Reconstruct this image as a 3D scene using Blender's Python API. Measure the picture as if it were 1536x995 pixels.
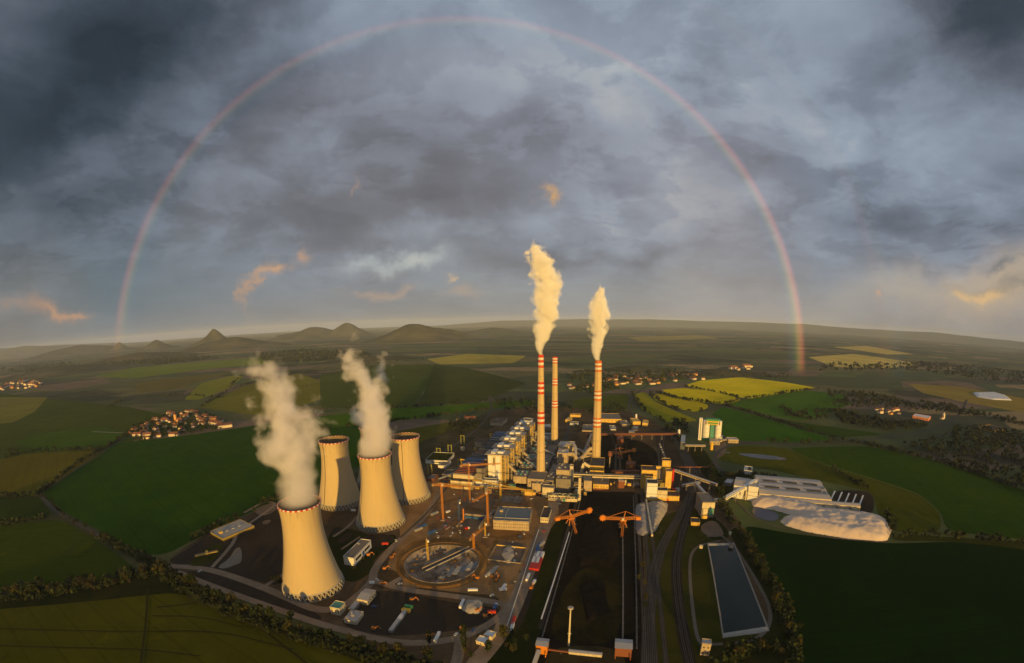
import bpy, bmesh, math, random
from mathutils import Vector, Matrix
random.seed(7)
sc = bpy.context.scene
for o in list(bpy.data.objects): bpy.data.objects.remove(o)
COL = sc.collection
R = math.radians
# ------------------------------------------------------------------ camera (stitched wide panorama, close to stereographic)
F = 670.0; CX = 768.0; CY = 599.5; PIT = R(10.1); ROL = R(-0.62); H = 254.0      # drone height 254 m
def xf(X, Y, Z):
    c, s = math.cos(ROL), math.sin(ROL); X, Z = X*c-Z*s, X*s+Z*c
    c, s = math.cos(PIT), math.sin(PIT); Y, Z = Y*c+Z*s, -Y*s+Z*c
    return X, Y, Z
def ray(px, py):
    x = px-CX; y = CY-py; r = math.hypot(x, y)+1e-9; th = 2*math.atan(r/(2*F))
    return xf(math.sin(th)*x/r, math.cos(th), math.sin(th)*y/r)
def G(px, py, z=0.):                       # where a direction of sight meets the level z
    d = ray(px, py); t = (z-H)/d[2]; return (d[0]*t, d[1]*t)
def Pj(x, y, z):
    z -= H; c, s = math.cos(PIT), math.sin(PIT); Y, Z = y*c-z*s, y*s+z*c
    c, s = math.cos(ROL), math.sin(ROL); X, Z = x*c+Z*s, -x*s+Z*c
    n = math.sqrt(X*X+Y*Y+Z*Z); th = math.acos(max(-1, min(1, Y/n))); q = math.hypot(X, Z)+1e-12; r = 2*F*math.tan(th/2)
    return CX+r*X/q, CY-r*Z/q
def HT(px, py, ty):
    x, y = G(px, py); lo, hi = 0., 900.
    for _ in range(40):
        m = (lo+hi)/2
        if Pj(x, y, m)[1] > ty: lo = m
        else: hi = m
    return lo
cam = bpy.data.cameras.new('camera'); co = bpy.data.objects.new('camera', cam); COL.objects.link(co); sc.camera = co
cam.type = 'PANO'; cam.panorama_type = 'FISHEYE_LENS_POLYNOMIAL'; cam.sensor_fit = 'HORIZONTAL'; cam.sensor_width = 36.0
cam.fisheye_fov = R(300); cam.clip_start = 1.0; cam.clip_end = 120000
import numpy as np
_mm = 36.0/1536; _r = np.linspace(0, 25, 400); _th = 2*np.arctan(_r/(2*F*_mm))
_A = np.stack([_r, _r**2, _r**3, _r**4], 1); _k = np.linalg.lstsq(_A, _th, rcond=None)[0]
cam.fisheye_polynomial_k0 = 0.0
cam.fisheye_polynomial_k1, cam.fisheye_polynomial_k2, cam.fisheye_polynomial_k3, cam.fisheye_polynomial_k4 = [-float(k) for k in _k]
cam.shift_x = 0.0; cam.shift_y = (CY-497.5)/995.0
_rt, _up, _fw = Vector(xf(1, 0, 0)), Vector(xf(0, 0, 1)), Vector(xf(0, 1, 0))
m = Matrix.Identity(4)
for i in range(3):
    m[i][0] = _rt[i]; m[i][1] = _up[i]; m[i][2] = -_fw[i]
m[2][3] = H; co.matrix_world = m
# ------------------------------------------------------------------ sun
AZ, EL = R(-5.87), R(5.67)                 # the bow's centre lies opposite the sun
SUN = Vector((-math.sin(AZ)*math.cos(EL), -math.cos(AZ)*math.cos(EL), math.sin(EL)))
sd = bpy.data.lights.new('sun', 'SUN'); sd.energy = 5.0; sd.angle = R(0.6); sd.color = (1.0, 0.60, 0.13)
so = bpy.data.objects.new('sun', sd); COL.objects.link(so); so.rotation_euler = SUN.to_track_quat('Z', 'Y').to_euler(); so.location = (0, -300, 600)
# ------------------------------------------------------------------ render settings
sc.render.engine = 'CYCLES'
sc.view_settings.view_transform = 'Standard'; sc.view_settings.look = 'None'; sc.view_settings.exposure = 0.0; sc.view_settings.gamma = 1.0
sc.cycles.use_denoising = True
try: sc.cycles.denoiser = 'OPENIMAGEDENOISE'
except Exception: pass
sc.cycles.max_bounces = 6; sc.cycles.diffuse_bounces = 2; sc.cycles.glossy_bounces = 2; sc.cycles.volume_bounces = 6; sc.cycles.transparent_max_bounces = 12
sc.cycles.volume_max_steps = 256; sc.cycles.volume_step_rate = 1.0
sc.cycles.sample_clamp_indirect = 3.0
# ------------------------------------------------------------------ node helpers
class N:
    def __init__(s, nt): s.nt = nt
    def new(s, t, **kw):
        n = s.nt.nodes.new(t)
        for k, v in kw.items(): setattr(n, k, v)
        return n
    def lk(s, a, b): s.nt.links.new(a, b)
    def val(s, inp, v):
        if isinstance(v, bpy.types.NodeSocket): s.lk(v, inp)
        else: inp.default_value = v
    def m(s, op, a, b=None, c=None, clamp=False):
        n = s.new('ShaderNodeMath', operation=op, use_clamp=clamp); s.val(n.inputs[0], a)
        if b is not None: s.val(n.inputs[1], b)
        if c is not None: s.val(n.inputs[2], c)
        return n.outputs[0]
    def vm(s, op, a, b=None):
        n = s.new('ShaderNodeVectorMath', operation=op); s.val(n.inputs[0], a)
        if b is not None: s.val(n.inputs[1], b)
        return n.outputs['Value'] if op in ('DOT_PRODUCT', 'LENGTH') else n.outputs[0]
    def comb(s, x, y, z):
        n = s.new('ShaderNodeCombineXYZ'); s.val(n.inputs[0], x); s.val(n.inputs[1], y); s.val(n.inputs[2], z); return n.outputs[0]
    def sep(s, v):
        n = s.new('ShaderNodeSeparateXYZ'); s.lk(v, n.inputs[0]); return n.outputs
    def noise(s, vec, scale, detail=4, rough=.5, dist=0., out=0):
        n = s.new('ShaderNodeTexNoise'); s.lk(vec, n.inputs['Vector']); n.inputs['Scale'].default_value = scale
        n.inputs['Detail'].default_value = detail; n.inputs['Roughness'].default_value = rough; n.inputs['Distortion'].default_value = dist
        return n.outputs[out]
    def sm(s, x, a, b, lo=0., hi=1.):
        n = s.new('ShaderNodeMapRange', interpolation_type='SMOOTHSTEP'); s.val(n.inputs[0], x)
        for i, v in zip((1, 2, 3, 4), (a, b, lo, hi)): s.val(n.inputs[i], v)
        return n.outputs[0]
    def mix(s, f, a, b, mode='MIX'):
        n = s.new('ShaderNodeMix', data_type='RGBA', blend_type=mode); s.val(n.inputs[0], f)
        for inp, v in ((n.inputs[6], a), (n.inputs[7], b)):
            if isinstance(v, bpy.types.NodeSocket): s.lk(v, inp)
            else: inp.default_value = (*v[:3], 1)
        return n.outputs[2]
    def ramp(s, x, pts, interp='LINEAR'):
        n = s.new('ShaderNodeValToRGB'); s.val(n.inputs[0], x); cr = n.color_ramp; cr.interpolation = interp
        while len(cr.elements) > 1: cr.elements.remove(cr.elements[-1])
        cr.elements[0].position = pts[0][0]; cr.elements[0].color = (*pts[0][1], 1)
        for p, c in pts[1:]:
            e = cr.elements.new(p); e.color = (*c, 1)
        return n.outputs[0]
def lin(r, g, b):                          # an sRGB triple 0..255 as linear
    f = lambda c: (c/255/12.92) if c/255 <= .04045 else ((c/255+.055)/1.055)**2.4
    return (f(r), f(g), f(b))
# ------------------------------------------------------------------ world: Nishita sky behind a storm deck
w = bpy.data.worlds.new('World'); sc.world = w; w.use_nodes = True
wt = w.node_tree; n = N(wt); bgn = wt.nodes['Background']; wout = wt.nodes['World Output']
sky = n.new('ShaderNodeTexSky', sky_type='NISHITA'); sky.sun_disc = False; sky.sun_elevation = EL
sky.sun_rotation = math.atan2(SUN.x, SUN.y); sky.altitude = 300
n.lk(sky.outputs[0], bgn.inputs[0]); bgn.inputs[1].default_value = 0.08
tc = n.new('ShaderNodeTexCoord'); D = n.vm('NORMALIZE', tc.outputs['Generated']); dx, dy, dz = n.sep(D)
az = n.m('ARCTAN2', dx, dy); el = n.m('ARCSINE', dz)
def azel(px, py):
    X, Y, Z = ray(px, py); return math.atan2(X, Y), math.asin(Z)
def blob(px, py, wx, wy, rot=0., warp=None, hard=0.):      # soft elliptic patch of sky, sizes in degrees
    a0, e0 = azel(px, py)
    ax, ay = n.m('SUBTRACT', azw, a0), n.m('SUBTRACT', elw, e0)
    ax = n.m('MULTIPLY', ax, math.cos(e0))
    c, s = math.cos(R(rot)), math.sin(R(rot))
    u = n.m('ADD', n.m('MULTIPLY', ax, c/R(wx)), n.m('MULTIPLY', ay, s/R(wx)))
    v = n.m('ADD', n.m('MULTIPLY', ax, -s/R(wy)), n.m('MULTIPLY', ay, c/R(wy)))
    q = n.m('ADD', n.m('MULTIPLY', u, u), n.m('MULTIPLY', v, v))
    return n.m('EXPONENT', n.m('MULTIPLY', q, -1.0))
# deck coordinates: a level cloud base seen in perspective
den = n.m('ADD', n.m('MAXIMUM', dz, 0.0), 0.27)
P0 = n.comb(n.m('DIVIDE', dx, den), n.m('DIVIDE', dy, den), 0.35)
wv = n.vm('SUBTRACT', n.noise(P0, 0.9, 3, .5, 0, 1), (0.5, 0.5, 0.5))
sc1 = n.new('ShaderNodeVectorMath', operation='SCALE'); n.lk(wv, sc1.inputs[0]); sc1.inputs['Scale'].default_value = 0.6
P1 = n.vm('ADD', P0, sc1.outputs[0])
# the patches' outlines are ragged: warp the angles with noise of the direction
na = n.vm('SUBTRACT', n.noise(D, 5.0, 6, .6, 0, 1), (0.5, 0.5, 0.5)); nax, nay, naz = n.sep(na)
azw = n.m('MULTIPLY_ADD', nax, 0.34, az); elw = n.m('MULTIPLY_ADD', nay, 0.17, el)
big = n.noise(P1, 0.55, 5, .5); mid = n.noise(P1, 1.7, 7, .54); fine = n.noise(P1, 5.0, 6, .6)
P2 = n.vm('ADD', P1, (-0.05, 0.11, 0.0)); mid2 = n.noise(P2, 1.7, 7, .54)
relief = n.m('SUBTRACT', mid, mid2)
L = n.m('ADD', 0.5, n.m('MULTIPLY', n.m('SUBTRACT', big, 0.5), 0.60))
L = n.m('ADD', L, n.m('MULTIPLY', n.m('SUBTRACT', mid, 0.5), 0.42))
L = n.m('ADD', L, n.m('MULTIPLY', n.m('SUBTRACT', fine, 0.5), 0.20))
L = n.m('ADD', L, n.m('MULTIPLY', relief, 0.50))
edge = n.sm(n.noise(P1, 1.5, 6, .54), .42, .56); edge2 = n.sm(n.noise(P1, 3.1, 8, .60), .45, .54); msk = n.sm(big, .40, .60, .25, 1.)
L = n.m('ADD', L, n.m('MULTIPLY', n.m('SUBTRACT', edge, 0.55), 0.16)); L = n.m('ADD', L, n.m('MULTIPLY', n.m('MULTIPLY', n.m('SUBTRACT', edge2, 0.5), 0.15), msk))

calm = n.m('MULTIPLY', n.sm(el, R(1.), R(16.), .50, 1.), .62); L = n.m('ADD', .55, n.m('MULTIPLY', n.m('SUBTRACT', L, .5), calm))
for (px, py, wx, wy, rot, amt) in [
    (50, 150, 15, 15, 0, -.30), (235, 60, 8, 10, 40, -.26), (110, 230, 4, 3, 30, .10), (200, 190, 3, 2, 30, .10), (30, 300, 12, 5, 10, -.12), (150, 110, 12, 5, 35, -.16), (560, 310, 15, 4.5, 3, -.24), (420, 310, 10, 5, -10, -.12), (700, 290, 8, 3, 8, -.10),
    (800, 215, 14, 4, 6, -.10), (500, 150, 10, 5, -15, -.14), (1500, 20, 7, 6, 0, -.36), (1000, 210, 12, 3.5, 5, -.05),
    (640, 55, 18, 5, 0, .02), (860, 130, 10, 5, 0, .10), (1150, 130, 24, 12, 0, .09), (1380, 210, 15, 12, 0, .05), (760, 260, 9, 3.5, 10, .17), (880, 330, 12, 3.0, 5, .12),
    (600, 388, 5, 0.9, -4, .32), (660, 348, 7, 1.2, -3, .16), (820, 440, 22, 3.0, 0, .06), (260, 290, 7, 6, 0, .08), (110, 270, 10, 2.5, 15, .10), (160, 210, 6, 3, 20, .10),
    (310, 400, 14, 7, 0, .04), (1440, 432, 8, 2.0, 8, .30), (1200, 470, 18, 2.6, 5, .16), (60, 470, 8, 2.2, -8, .10), (930, 380, 16, 1.0, 2, -.12), (1280, 340, 20, 1.4, 2, -.10),
    (1100, 450, 7, 1.4, 2, .10), (420, 230, 9, 2.2, 20, .10), (700, 190, 6, 2, 5, .08), (950, 260, 8, 2, -5, .07), (1040, 120, 5, 4, 40, -.10), (1110, 250, 6, 2, 0, -.10), (560, 225, 8, 3, 15, -.08), (240, 440, 8, 4, 0, -.12), (120, 395, 14, 3, 5, -.05)]:
    L = n.m('ADD', L, n.m('MULTIPLY', blob(px, py, wx, wy, rot), amt))
grey = n.ramp(L, [(0.0, lin(34, 40, 47)), (0.2, lin(62, 71, 82)), (0.40, lin(96, 103, 115)), (0.55, lin(122, 132, 147)), (0.72, lin(150, 162, 177)), (1.0, lin(205, 208, 205))])
col = grey
for (px, py, wx, wy, rot, amt, c) in [
    (60, 180, 24, 18, 0, .35, lin(62, 78, 92)), (640, 320, 24, 7, 0, .30, lin(124, 124, 127)), (820, 180, 22, 12, 0, .18, lin(128, 124, 136)),
    (1090, 340, 10, 13, 0, .38, lin(150, 140, 140)), (240, 445, 13, 6, 0, .7, lin(104, 124, 136)), (800, 445, 32, 5, 0, .50, lin(138, 142, 138)), (30, 460, 8, 5, 0, .4, lin(128, 124, 112)), (600, 388, 5, 1, 0, .5, lin(190, 195, 185)),
    (500, 480, 24, 3, 0, .45, lin(128, 126, 122)), (1250, 470, 26, 4, 0, .55, lin(168, 156, 142)), (1475, 432, 8, 2.6, 8, .7, lin(205, 170, 122)), (1300, 455, 16, 3, 3, .4, lin(150, 146, 142)),
    (1440, 436, 1.8, .5, 0, .8, lin(255, 205, 130)), (75, 462, 3.2, .8, -12, .6, lin(196, 152, 122)), (118, 468, 1.6, .4, -8, .55, lin(225, 165, 120)), (20, 500, 8, 3, 0, .5, lin(120, 112, 104)),
    (392, 398, 1.5, .6, 22, .8, lin(214, 165, 118)), (378, 425, .45, 2.2, 0, .75, lin(190, 150, 118)), (440, 376, 1.0, .7, 20, .65, lin(200, 155, 118)), (815, 300, .9, .7, 0, .9, lin(205, 160, 105)), (521, 285, .5, .7, 0, .5, lin(170, 140, 120)), (664, 421, .9, .4, 0, .7, lin(220, 185, 140)), (556, 427, 2.2, .6, 0, .5, lin(190, 160, 135)), (700, 446, 3.2, .8, 0, .5, lin(185, 158, 135)), (1318, 467, .5, .4, 0, .5, lin(215, 165, 125)), (1498, 405, 2.2, .6, 0, .7, lin(95, 105, 112)), (1490, 432, 5, .7, 0, .6, lin(120, 122, 122))]:
    col = n.mix(n.m('MULTIPLY', blob(px, py, wx, wy, rot), amt, clamp=True), col, c)
# inside the primary bow the rain light is a little brighter
AS = (-SUN).normalized()
ca = n.vm('DOT_PRODUCT', D, tuple(AS)); inside = n.sm(ca, math.cos(R(42.4)), math.cos(R(37)), 0, 1)
col = n.mix(n.m('MULTIPLY', inside, .08), col, lin(190, 170, 158))
em = n.new('ShaderNodeBackground'); n.lk(col, em.inputs[0]); em.inputs[1].default_value = 1.0
# behind the drone the deck opens over the low sun: there the Nishita sky shows through
back = n.sm(n.vm('DOT_PRODUCT', D, tuple(SUN)), 0.2, 0.95, 0.97, 0.35)
mx = n.new('ShaderNodeMixShader'); n.lk(back, mx.inputs[0]); n.lk(bgn.outputs[0], mx.inputs[1]); n.lk(em.outputs[0], mx.inputs[2]); n.lk(mx.outputs[0], wout.inputs[0])
w.cycles.sampling_method = 'MANUAL'; w.cycles.sample_map_resolution = 512
# ------------------------------------------------------------------ object helpers
PA = R(13.5); OX, OY = 44.6, 675.9        # the plant's own grid: u to the right, v away, origin at the first chimney
def XY(u, v): return (OX+u*math.cos(PA)+v*math.sin(PA), OY-u*math.sin(PA)+v*math.cos(PA))
def UV(px, py, z=0.):
    x, y = G(px, py, z); x -= OX; y -= OY
    return (x*math.cos(PA)-y*math.sin(PA), x*math.sin(PA)+y*math.cos(PA))
def tag(o, label=None, cat=None, group=None, kind=None):
    if label: o['label'] = label
    if cat: o['category'] = cat
    if group: o['group'] = group
    if kind: o['kind'] = kind
    return o
def thing(name, label, cat, loc=(0, 0, 0), rz=0., group=None):
    o = bpy.data.objects.new(name, None); COL.objects.link(o); o.location = loc if len(loc) == 3 else (*loc, 0); o.rotation_euler = (0, 0, rz)
    o.empty_display_size = 1; return tag(o, label, cat, group)
class MB:
    def __init__(s): s.v = []; s.f = []; s.mi = []; s.sm = []
    def add(s, vs, fs, mi=0, smooth=False):
        b = len(s.v); s.v += [tuple(v) for v in vs]; s.f += [tuple(i+b for i in f) for f in fs]; s.mi += [mi]*len(fs); s.sm += [smooth]*len(fs); return s
    def box(s, x, y, z, w, d, h, rz=0., mi=0, taper=1.):          # centre x, y; base z
        c, sn = math.cos(rz), math.sin(rz); vs = []
        for zz, k in ((z, 1), (z+h, taper)):
            for a, b in ((-.5, -.5), (.5, -.5), (.5, .5), (-.5, .5)):
                X, Y = a*w*k, b*d*k; vs.append((x+X*c-Y*sn, y+X*sn+Y*c, zz))
        return s.add(vs, [(3, 2, 1, 0), (4, 5, 6, 7), (0, 1, 5, 4), (1, 2, 6, 5), (2, 3, 7, 6), (3, 0, 4, 7)], mi)
    def beam(s, a, b, w, h=None, mi=0):                            # box beam from a to b
        a, b = Vector(a), Vector(b); h = h or w; d = (b-a)
        if d.length < 1e-6: return s
        d.normalize(); up = Vector((0, 0, 1)) if abs(d.z) < .95 else Vector((0, 1, 0))
        r = d.cross(up).normalized(); u = r.cross(d); vs = []
        for p in (a, b):
            for i, j in ((-.5, -.5), (.5, -.5), (.5, .5), (-.5, .5)): vs.append(p+r*(i*w)+u*(j*h))
        return s.add(vs, [(3, 2, 1, 0), (4, 5, 6, 7), (0, 1, 5, 4), (1, 2, 6, 5), (2, 3, 7, 6), (3, 0, 4, 7)], mi)
    def tube(s, pts, r, n=10, mi=0, caps=True, rs=None):
        pts = [Vector(p) for p in pts]; vs = []; prev = None
        for i, p in enumerate(pts):
            d = (pts[min(i+1, len(pts)-1)]-pts[max(i-1, 0)]).normalized()
            if prev is None: q = d.cross(Vector((0, 0, 1)) if abs(d.z) < .9 else Vector((1, 0, 0))).normalized()
            else: q = (prev-d*prev.dot(d)).normalized()
            prev = q; k = d.cross(q); rr = rs[i] if rs else r
            for j in range(n):
                a = 2*math.pi*j/n; vs.append(p+q*(rr*math.cos(a))+k*(rr*math.sin(a)))
        fs = [(i*n+j, i*n+(j+1) % n, (i+1)*n+(j+1) % n, (i+1)*n+j) for i in range(len(pts)-1) for j in range(n)]
        s.add(vs, fs, mi, True)
        if caps: s.add([vs[j] for j in range(n)], [tuple(range(n-1, -1, -1))], mi); s.add(vs[-n:], [tuple(range(n))], mi)
        return s
    def lathe(s, prof, n=24, x=0., y=0., mi=0, cap=True):
        vs = [(x+r*math.cos(2*math.pi*j/n), y+r*math.sin(2*math.pi*j/n), z) for r, z in prof for j in range(n)]
        fs = [(i*n+j, i*n+(j+1) % n, (i+1)*n+(j+1) % n, (i+1)*n+j) for i in range(len(prof)-1) for j in range(n)]
        s.add(vs, fs, mi, True)
        if cap: s.add(vs[:n], [tuple(range(n-1, -1, -1))], mi); s.add(vs[-n:], [tuple(range(n))], mi)
        return s
    def prism(s, poly, z0, z1, mi=0):
        if sum(poly[i-1][0]*p[1]-p[0]*poly[i-1][1] for i, p in enumerate(poly)) < 0: poly = poly[::-1]
        n_ = len(poly); vs = [(p[0], p[1], z0) for p in poly]+[(p[0], p[1], z1) for p in poly]
        return s.add(vs, [tuple(range(n_-1, -1, -1)), tuple(range(n_, 2*n_))]+[(i, (i+1) % n_, n_+(i+1) % n_, n_+i) for i in range(n_)], mi)
    def xprism(s, prof, x0, x1, mi=0):                              # profile in y, z extruded along x
        n_ = len(prof); vs = [(x0, p[0], p[1]) for p in prof]+[(x1, p[0], p[1]) for p in prof]
        return s.add(vs, [tuple(range(n_)), tuple(range(2*n_-1, n_-1, -1))]+[(i, n_+i, n_+(i+1) % n_, (i+1) % n_) for i in range(n_)], mi)
    def gable(s, x, y, z, w, d, h, rz=0., mi=0, ov=.0):           # ridge along the local x
        c, sn = math.cos(rz), math.sin(rz); W, Dd = w/2+ov, d/2+ov
        L_ = [(-W, -Dd, 0), (W, -Dd, 0), (W, Dd, 0), (-W, Dd, 0), (-W, 0, h), (W, 0, h)]
        return s.add([(x+a*c-b*sn, y+a*sn+b*c, z+t) for a, b, t in L_], [(3, 2, 1, 0), (0, 1, 5, 4), (2, 3, 4, 5), (1, 2, 5), (3, 0, 4)], mi)
    def build(s, name, mats, parent=None, loc=None):
        me = bpy.data.meshes.new(name); me.from_pydata(s.v, [], s.f)
        for m_ in (mats if isinstance(mats, (list, tuple)) else [mats]): me.materials.append(m_)
        me.polygons.foreach_set('material_index', s.mi); me.polygons.foreach_set('use_smooth', s.sm); me.update()
        o = bpy.data.objects.new(name, me); COL.objects.link(o)
        if parent: o.parent = parent
        if loc: o.location = loc
        return o
def copy_tree(o, parent=None):
    c = o.copy(); COL.objects.link(c)
    if parent: c.parent = parent
    for ch in [x for x in CH.get(o.name, [])]: copy_tree(ch, c)
    return c
CH = {}
def reg(root):                                                     # remember the children once, for copying
    CH[root.name] = [x for x in bpy.data.objects if x.parent == root]
    for x in CH[root.name]: CH[x.name] = [y for y in bpy.data.objects if y.parent == x]
    return root
# ------------------------------------------------------------------ materials
MC = {}
def mat(name, rgb, rough=.8, ns=.15, amt=.25, metal=0., streak=False, spec=.3, rnd=0., detail=5, bump=0.):
    if name in MC: return MC[name]
    m_ = bpy.data.materials.new(name); m_.use_nodes = True; q = N(m_.node_tree); b = m_.node_tree.nodes['Principled BSDF']
    t = q.new('ShaderNodeTexCoord').outputs['Object']; v = t
    if streak: v = q.vm('MULTIPLY', t, (1, 1, .12))
    a = q.noise(v, ns, detail, .6); a2 = q.noise(t, ns*.13, 3, .5)
    f = q.m('ADD', 1-amt, q.m('MULTIPLY', q.m('ADD', q.m('MULTIPLY', a, 1.3), q.m('MULTIPLY', a2, .7)), amt))
    if rnd:
        oi = q.new('ShaderNodeObjectInfo').outputs['Random']; f = q.m('MULTIPLY', f, q.m('ADD', 1-rnd, q.m('MULTIPLY', oi, 2*rnd)))
    c = q.vm('SCALE', rgb) if False else None
    if streak:          # joints of cladding panels, grime running down from the eaves
        X_, Y_, Z_ = q.sep(t)
        for co_, sp_, wd_, k_ in ((q.m('ADD', X_, Y_), 3.1, .05, .28), (Z_, 3.6, .05, .30)):
            ln = q.sm(q.m('ABSOLUTE', q.m('SUBTRACT', q.m('FRACT', q.m('DIVIDE', co_, sp_)), .5)), 0., wd_*1.6, 1-k_, 1.); f = q.m('MULTIPLY', f, ln)
        pn = q.new('ShaderNodeTexWhiteNoise'); pn.noise_dimensions = '3D'; q.lk(q.vm('FLOOR', q.vm('DIVIDE', t, (3.1, 3.1, 3.6))), pn.inputs['Vector']); f = q.m('MULTIPLY', f, q.m('ADD', .88, q.m('MULTIPLY', pn.outputs['Value'], .2)))
        gr = q.sm(q.noise(q.vm('MULTIPLY', t, (1, 1, .06)), .7, 4, .7), .52, .72, 1., .72); f = q.m('MULTIPLY', f, gr)
    sn = q.new('ShaderNodeVectorMath', operation='SCALE'); sn.inputs[0].default_value = rgb; q.lk(f, sn.inputs['Scale'])
    q.lk(sn.outputs[0], b.inputs['Base Color']); b.inputs['Roughness'].default_value = rough; b.inputs['Metallic'].default_value = metal
    b.inputs['Specular IOR Level'].default_value = spec
    if bump:
        bn = q.new('ShaderNodeBump'); bn.inputs['Strength'].default_value = 1.; bn.inputs['Distance'].default_value = bump; q.lk(a, bn.inputs['Height']); q.lk(bn.outputs[0], b.inputs['Normal'])
    MC[name] = m_; return m_
def soil(name, c1, c2, ns=.02, ang=None, sp=22., amt=.3, furrow=False, patch=None, rough=.95):   # ground cover: two tones, optional tramlines
    if name in MC: return MC[name]
    m_ = bpy.data.materials.new(name); m_.use_nodes = True; q = N(m_.node_tree); b = m_.node_tree.nodes['Principled BSDF']
    t = q.new('ShaderNodeTexCoord').outputs['Object']
    a = q.noise(t, ns, 6, .6, .6); d_ = q.noise(t, ns*9, 5, .65)
    f = q.sm(q.m('ADD', q.m('MULTIPLY', a, .75), q.m('MULTIPLY', d_, .25)), .36, .64)
    c = q.mix(f, c1, c2)
    if ang is not None:
        x, y, z = q.sep(t); cs, sn_ = math.cos(ang), math.sin(ang)
        g = q.m('ADD', q.m('MULTIPLY', x, cs), q.m('MULTIPLY', y, sn_))
        g = q.m('ADD', g, q.m('MULTIPLY', q.noise(t, .004, 2), 14.))
        fr = q.m('FRACT', q.m('DIVIDE', g, sp)); ln = q.sm(q.m('ABSOLUTE', q.m('SUBTRACT', fr, .5)), .0, .07, 1., 0.)
        st = q.noise(q.comb(q.m('DIVIDE', g, sp*.55), .0, .0), 1.0, 3, .7)
        c = q.mix(q.m('MULTIPLY', ln, amt), c, tuple(k*.55 for k in c1)); c = q.mix(q.sm(st, .35, .7, 0, amt), c, tuple(k*.7 for k in c2))
    sp_ = q.noise(t, .5, 3, .7); c = q.mix(q.sm(sp_, .4, .75, 0., .25), c, tuple(k*.6 for k in c1))
    if furrow:
        wet = q.sm(q.noise(t, ns*2.3, 5, .7, 1.2), .56, .68, 0., .45); c = q.mix(wet, c, tuple(k*.5 for k in c1)); dry = q.sm(q.noise(t, ns*1.1, 6, .7, .8), .58, .74, 0., .5); c = q.mix(dry, c, (c2[0]*1.9, c2[1]*1.45, c2[2]*1.5))
    q.lk(c, b.inputs['Base Color']); b.inputs['Roughness'].default_value = rough; b.inputs['Specular IOR Level'].default_value = .0
    MC[name] = m_; return m_
def pxp(pts, z=0.): return [G(a, b, z) for a, b in pts]
LIFT = [0.02]
def sheet(name, pts, m_, z=None, world=False, kind='structure', label=None, cat=None, group=None, smooth=3):
    """a flat patch of ground with a lightly rounded outline"""
    p = pts if world else pxp(pts)
    z = z if z is not None else LIFT[0]; LIFT[0] += .004
    for _ in range(smooth if not world else 0):
        q = []
        for i in range(len(p)):
            a, b = p[i], p[(i+1) % len(p)]
            L_ = math.dist(a, b)
            k = min(.25, 14./max(L_, 1e-3)) if _ == 0 else .25
            q += [(a[0]+(b[0]-a[0])*k, a[1]+(b[1]-a[1])*k), (b[0]-(b[0]-a[0])*k, b[1]-(b[1]-a[1])*k)]
        p = q
    bm = bmesh.new(); vs = [bm.verts.new((x, y, z)) for x, y in p]
    f = bm.faces.new(vs); f.normal_update()
    if f.normal.z < 0: f.normal_flip()
    bmesh.ops.triangulate(bm, faces=[f]); me = bpy.data.meshes.new(name); bm.to_mesh(me); bm.free(); me.materials.append(m_)
    o = bpy.data.objects.new(name, me); COL.objects.link(o); tag(o, label, cat, group, kind); return o
def chaikin(p, it=2):
    for _ in range(it):
        q = [p[0]]
        for i in range(len(p)-1):
            a, b = p[i], p[i+1]; q += [tuple(a[k]*.75+b[k]*.25 for k in range(len(a))), tuple(a[k]*.25+b[k]*.75 for k in range(len(a)))]
        p = q+[p[-1]]
    return p
def strip(name, pts, width, m_, z=None, world=False, kind='structure', it=2, ret=False):
    p = chaikin(pts if world else pxp(pts), it); z = z if z is not None else LIFT[0]; LIFT[0] += .004
    vs = []; fs = []
    for i, a in enumerate(p):
        b, c = p[max(i-1, 0)], p[min(i+1, len(p)-1)]; dx_, dy_ = c[0]-b[0], c[1]-b[1]; l = math.hypot(dx_, dy_) or 1
        nx, ny = -dy_/l*width/2, dx_/l*width/2; vs += [(a[0]+nx, a[1]+ny, z), (a[0]-nx, a[1]-ny, z)]
        if i: fs.append((2*i-2, 2*i-1, 2*i+1, 2*i))
    mb = MB().add(vs, fs); o = mb.build(name, m_); tag(o, kind=kind); return o
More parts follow.
